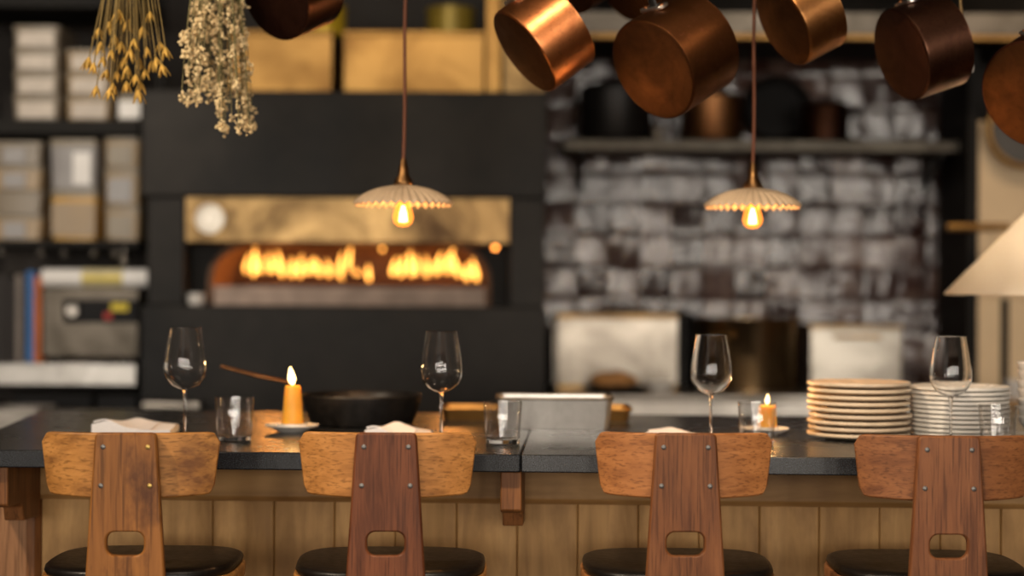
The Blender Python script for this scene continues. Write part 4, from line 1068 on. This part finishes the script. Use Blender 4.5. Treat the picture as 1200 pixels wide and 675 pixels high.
# dish with loaf
c = P(722, 458, 6.98); c.z = bzt + .0006; rr = 40/F*6.98
o = MB().lathe([(0, 0), (rr*.7, 0), (rr*.98, .022), (rr, .026), (rr*.95, .026), (rr*.66, .007), (0, .006)], 40).build('serving_dish', M['iron'], smooth=40)
tag(o, 'dark round dish under the loaf on the bench', 'dish', None, c)
lf = MB(); lf.lathe([(0, 0), (rr*.55, 0), (rr*.72, .02), (rr*.66, .038), (rr*.42, .056), (rr*.2, .062), (0, .063)], 36)
lf.v = [(x*1.0, y*.62, z*(1 + .06*math.sin(x*60))) for x, y, z in lf.v]
o = lf.build('bread_loaf', M['crust'], smooth=60); tag(o, 'rounded brown loaf in the dark dish', 'bread', None, c + Vector((-.01, 0, .0245)))
c = P(774, 460, 6.95); c.z = bzt+.0006
o = MB().lathe([(0, 0), (.04, 0), (.058, .035), (.06, .045), (.056, .045), (.038, .008), (0, .007)], 32).build('white_bowl', M['porcelain'], smooth=40); tag(o, 'white bowl on the bench beside the loaf', 'bowl', None, c)
# wall shelf with pots
HD = 7.25
hx0, hx1 = X(660, HD), X(1128, HD); hz1, hz0 = P(890, 164, HD).z, P(890, 177, HD).z
wsf = thing('pot_shelf', 'dark steel wall shelf with black pots above the tiles', 'shelf', ((hx0+hx1)/2, HD, 0)); hw_ = (hx1-hx0)/2
MB().box((-hw_, 0, hz0), (hw_, .35, hz1)).build('board', M['shelf_steel'], wsf, bevel=.004)
for a in (-.9, -.0, .9): MB().prism([(.345, hz0-.0005), (.03, hz0-.0005), (.03, hz0-.02), (.345, hz0-.16)], a*hw_-.008, a*hw_+.008, axis='x').build('bracket', M['black_steel'], wsf)
def spot(px0, px1, y0, D, prof, m, name, label, lid=None, handles=True):
    x0, x1 = X(px0, D), X(px1, D); w = (x1-x0)/2; h = P((px0+px1)/2, y0, D).z - hz1
    t = thing(name, label, 'pot', ((x0+x1)/2, HD+.125, hz1+.0006))
    MB().lathe([(0, 0), (w*.95, 0), (w, .01), (w, h*.8), (w*1.03, h*.82), (w*.97, h*.82), (w*.96, .012), (0, .008)], 44).build('pot_body', m, t, smooth=40)
    MB().lathe([(0, h*.821), (w*1.02, h*.821), (w*.95, h*.86), (w*.3, h*.95), (.016, h*.955), (.014, h), (0, h)], 44).build('lid', lid or m, t, smooth=40)
    if handles:
        for a in (-1, 1): MB().tube([(a*w, -.04, h*.62), (a*(w+.03), -.035, h*.63), (a*(w+.03), .035, h*.63), (a*w, .04, h*.62)], .006, 8).build('handle', M['iron'], t, smooth=60)
spot(678, 762, 92, 7.4, None, M['iron'], 'lidded_pot', 'wide black lidded pot on the wall shelf below the large copper pan')
spot(797, 868, 104, 7.4, None, M['iron_handle'], 'lidded_pot', 'bronze-brown lidded pot on the wall shelf next to the pendant cord', M['iron'])
spot(935, 992, 116, 7.4, None, M['copper_dark'], 'lidded_pot', 'dark copper lidded pot on the wall shelf', M['iron'])
# a black frying pan leaning behind
c = P(912, 128, 7.5); 
t = thing('round_tray', 'round black tray leaning against the wall on the shelf', 'tray', (c.x, 7.53, hz1+.001)); r_ = 36/F*7.5*1.0; r_ = (P(912, 88, 7.5).z - hz1)/2/math.cos(R(12))
Mp = Matrix.Rotation(R(-12), 4, 'X') @ Matrix.Translation((0, 0, r_)) @ Matrix.Rotation(R(90), 4, 'X')
MB().lathe([(0, 0), (r_*.8, 0), (r_, .035), (r_*.985, .037), (r_*.78, .004), (0, .003)], 44, Mp).build('tray_body', M['iron'], t, smooth=40)
c = P(767, 163, 7.3); o = MB().lathe([(0, 0), (.028, 0), (.032, .05), (.030, .05), (.026, .004), (0, .004)], 24).build('steel_beaker', M['steel_dull'], smooth=40); tag(o, 'small steel beaker on the wall shelf', 'beaker', None, (c.x+.012, HD+.05, hz1+.0006))
# extraction hood
ED = 6.75
ex0, ex1 = X(646, ED), X(1290, ED); ez1, ez0 = P(900, 14, ED).z, P(900, 46, ED).z
eh = thing('extraction_hood', 'steel extraction hood with a brass lip above the bench', 'hood', ((ex0+ex1)/2, ED, 0)); ew = (ex1-ex0)/2
MB().box((-ew, 0, ez0+.02), (ew, .04, ez1)).build('front_band', M['steel_dull'], eh, bevel=.003)
MB().box((-ew, -.006, ez0), (ew, .05, ez0+.02)).build('brass_lip', M['brass'], eh, bevel=.003)
MB().prism([(.041, ez0+.03), (.041, ez1), (.02, ez1+.002), (.35, 2.85), (.35, CZ-.002), (.84, CZ-.002), (.84, ez0+.03)], -ew, ew, axis='x').build('canopy', M['black_matt'], eh)
# black post and cream wall section beside the tiles
px0_, px1_ = X(1134, 7.1), X(1146, 7.1)
struct('trim_1', MB().box((px0_, 7.1, 0), (px1_, 7.6, CZ)), M['black_matt'], bevel=.004)
cxa, cxb = X(1146.5, 7.1), X(1290, 7.1); cz1 = P(1170, 142, 7.1).z
cb = thing('tall_cabinet', 'tall cream cabinet with two doors at the end of the tiled wall', 'cabinet', ((cxa+cxb)/2, 7.1, 0)); cw = (cxb-cxa)/2
MB().box((-cw, .022, 0), (cw, .45, cz1)).build('body', M['cream'], cb, bevel=.003)
gapx = X(1178, 7.1) - (cxa+cxb)/2; zs = P(1170, 349, 7.1).z
MB().box((-cw, 0, zs+.004), (cw, .021, cz1)).build('upper_panel', M['cream'], cb, bevel=.003)
MB().box((-cw, 0, .1), (gapx-.018, .021, zs-.004)).build('door', M['cream'], cb, bevel=.003)
MB().box((gapx+.018, 0, .1), (cw, .021, zs-.004)).build('door', M['cream'], cb, bevel=.003)
MB().box((gapx-.016, .0, .1), (gapx+.016, .0205, zs-.004)).build('door_gap_strip', M['black_matt'], cb)
hA = P(1110, 266, 6.98) - Vector(((cxa+cxb)/2, 7.1, 0)); hB = P(1182, 266, 6.98) - Vector(((cxa+cxb)/2, 7.1, 0))
MB().tube([hA, hB], .016, 12).build('towel_bar', M['brass'], cb, smooth=60)
MB().tube([(hB.x-.04, hB.y, hB.z), (hB.x-.04, .0, hB.z)], .008, 10).build('bar_post', M['brass'], cb)
c = P(1204, 150, 7.03)
t = thing('round_mirror', 'round dark mirror with a brass hoop on the cream cabinet', 'mirror', c)
Mr = Matrix.Rotation(R(90), 4, 'X'); rr = 45/F*7.03
MB().torus(rr, .012, Mr).build('hoop', M['brass'], t, smooth=80)
MB().lathe([(0, -.008), (rr, -.008), (rr, .004), (0, .004)], 48, Mr).build('mirror_glass', plain('dark mirror', (.05, .045, .04), .3, 1, .1, 3, 0), t)
MB().box((-.02, .008, -.02), (.02, .068, .02)).build('hanger', M['brass'], t)
# side ledge with a cup
lz = P(1180, 468, 6.7).z
t = thing('side_table', 'brown wooden side table below the cream cabinet', 'table', (X(1200, 6.7), 6.7, 0))
MB().box((-.17, -.1, lz-.04), (.5, .3, lz)).build('tabletop', M['oak_rail'], t, bevel=.004)
for a in (-.14, .46):
    for y in (-.07, .26): MB().box((a-.02, y-.02, 0), (a+.02, y+.02, lz-.04)).build('leg', M['oak_bracket'], t)
c = P(1189, 468, 6.7); o = MB().lathe([(0, 0), (.025, 0), (.034, .02), (.038, .075), (.036, .076), (.031, .02), (0, .006)], 28).build('white_cup', M['porcelain'], smooth=40); tag(o, 'white cup on the brown side table', 'cup', None, (c.x, 6.7, lz+.0006))

# ------------------------------------------------------------------ light
def area(name, loc, rot, sx_, sy_, e, c):
    ld = bpy.data.lights.new(name, 'AREA'); ld.shape = 'RECTANGLE'; ld.size = sx_; ld.size_y = sy_; ld.energy = e; ld.color = c
    lo = bpy.data.objects.new(name, ld); COL.objects.link(lo); lo.location = loc; lo.rotation_euler = rot
def spotl(name, loc, target, e, c, size=R(60), soft=.06):
    ld = bpy.data.lights.new(name, 'SPOT'); ld.energy = e; ld.color = c; ld.spot_size = size; ld.spot_blend = .7; ld.shadow_soft_size = soft
    lo = bpy.data.objects.new(name, ld); COL.objects.link(lo); lo.location = loc
    lo.rotation_euler = (Vector(target) - Vector(loc)).to_track_quat('-Z', 'Y').to_euler()
WARM = (1, .72, .46)
spotl('unseen_ceiling_spot', (1.1, 5.0, 3.6), (1.1, 7.2, 1.0), 70, (1, .84, .66), R(50))  # added in place of a hood light, for bench and steel
spotl('unseen_ceiling_spot', (2.2, 5.3, 3.4), (2.1, 7.1, 1.9), 45, WARM, R(36))  # added warm wash to brighten the cream cabinet, no fixture
spotl('unseen_ceiling_spot', (1.9, 2.4, 3.1), (.03, 3.9, 1.88), 38, WARM, R(13))
spotl('unseen_ceiling_spot', (-2.3, 1.9, 3.6), (-.4, 3.4, .9), 330, (1, .80, .58), R(60))
spotl('unseen_ceiling_spot', (.1, 1.9, 3.6), (.7, 3.4, .9), 230, (1, .80, .58), R(60))
spotl('unseen_ceiling_spot', (-.6, 5.2, 3.1), (-.6, 7.0, 2.2), 22, (1, .78, .5), R(60))
spotl('unseen_ceiling_spot', (-2.2, 5.0, 3.1), (-1.9, 7.0, 1.4), 110, (1, .86, .7), R(60))  # added fill brightening the tub shelving, no fixture
w = bpy.data.worlds.new('world'); scn.world = w; w.use_nodes = True
w.node_tree.nodes['Background'].inputs[0].default_value = (.9, .8, .7, 1); w.node_tree.nodes['Background'].inputs[1].default_value = .05
scn.cycles.transparent_max_bounces = 32
scn.view_settings.view_transform = 'Standard'; scn.view_settings.look = 'None'; scn.view_settings.gamma = 1; scn.view_settings.exposure = 0.0
scn.view_settings.use_curve_mapping = False
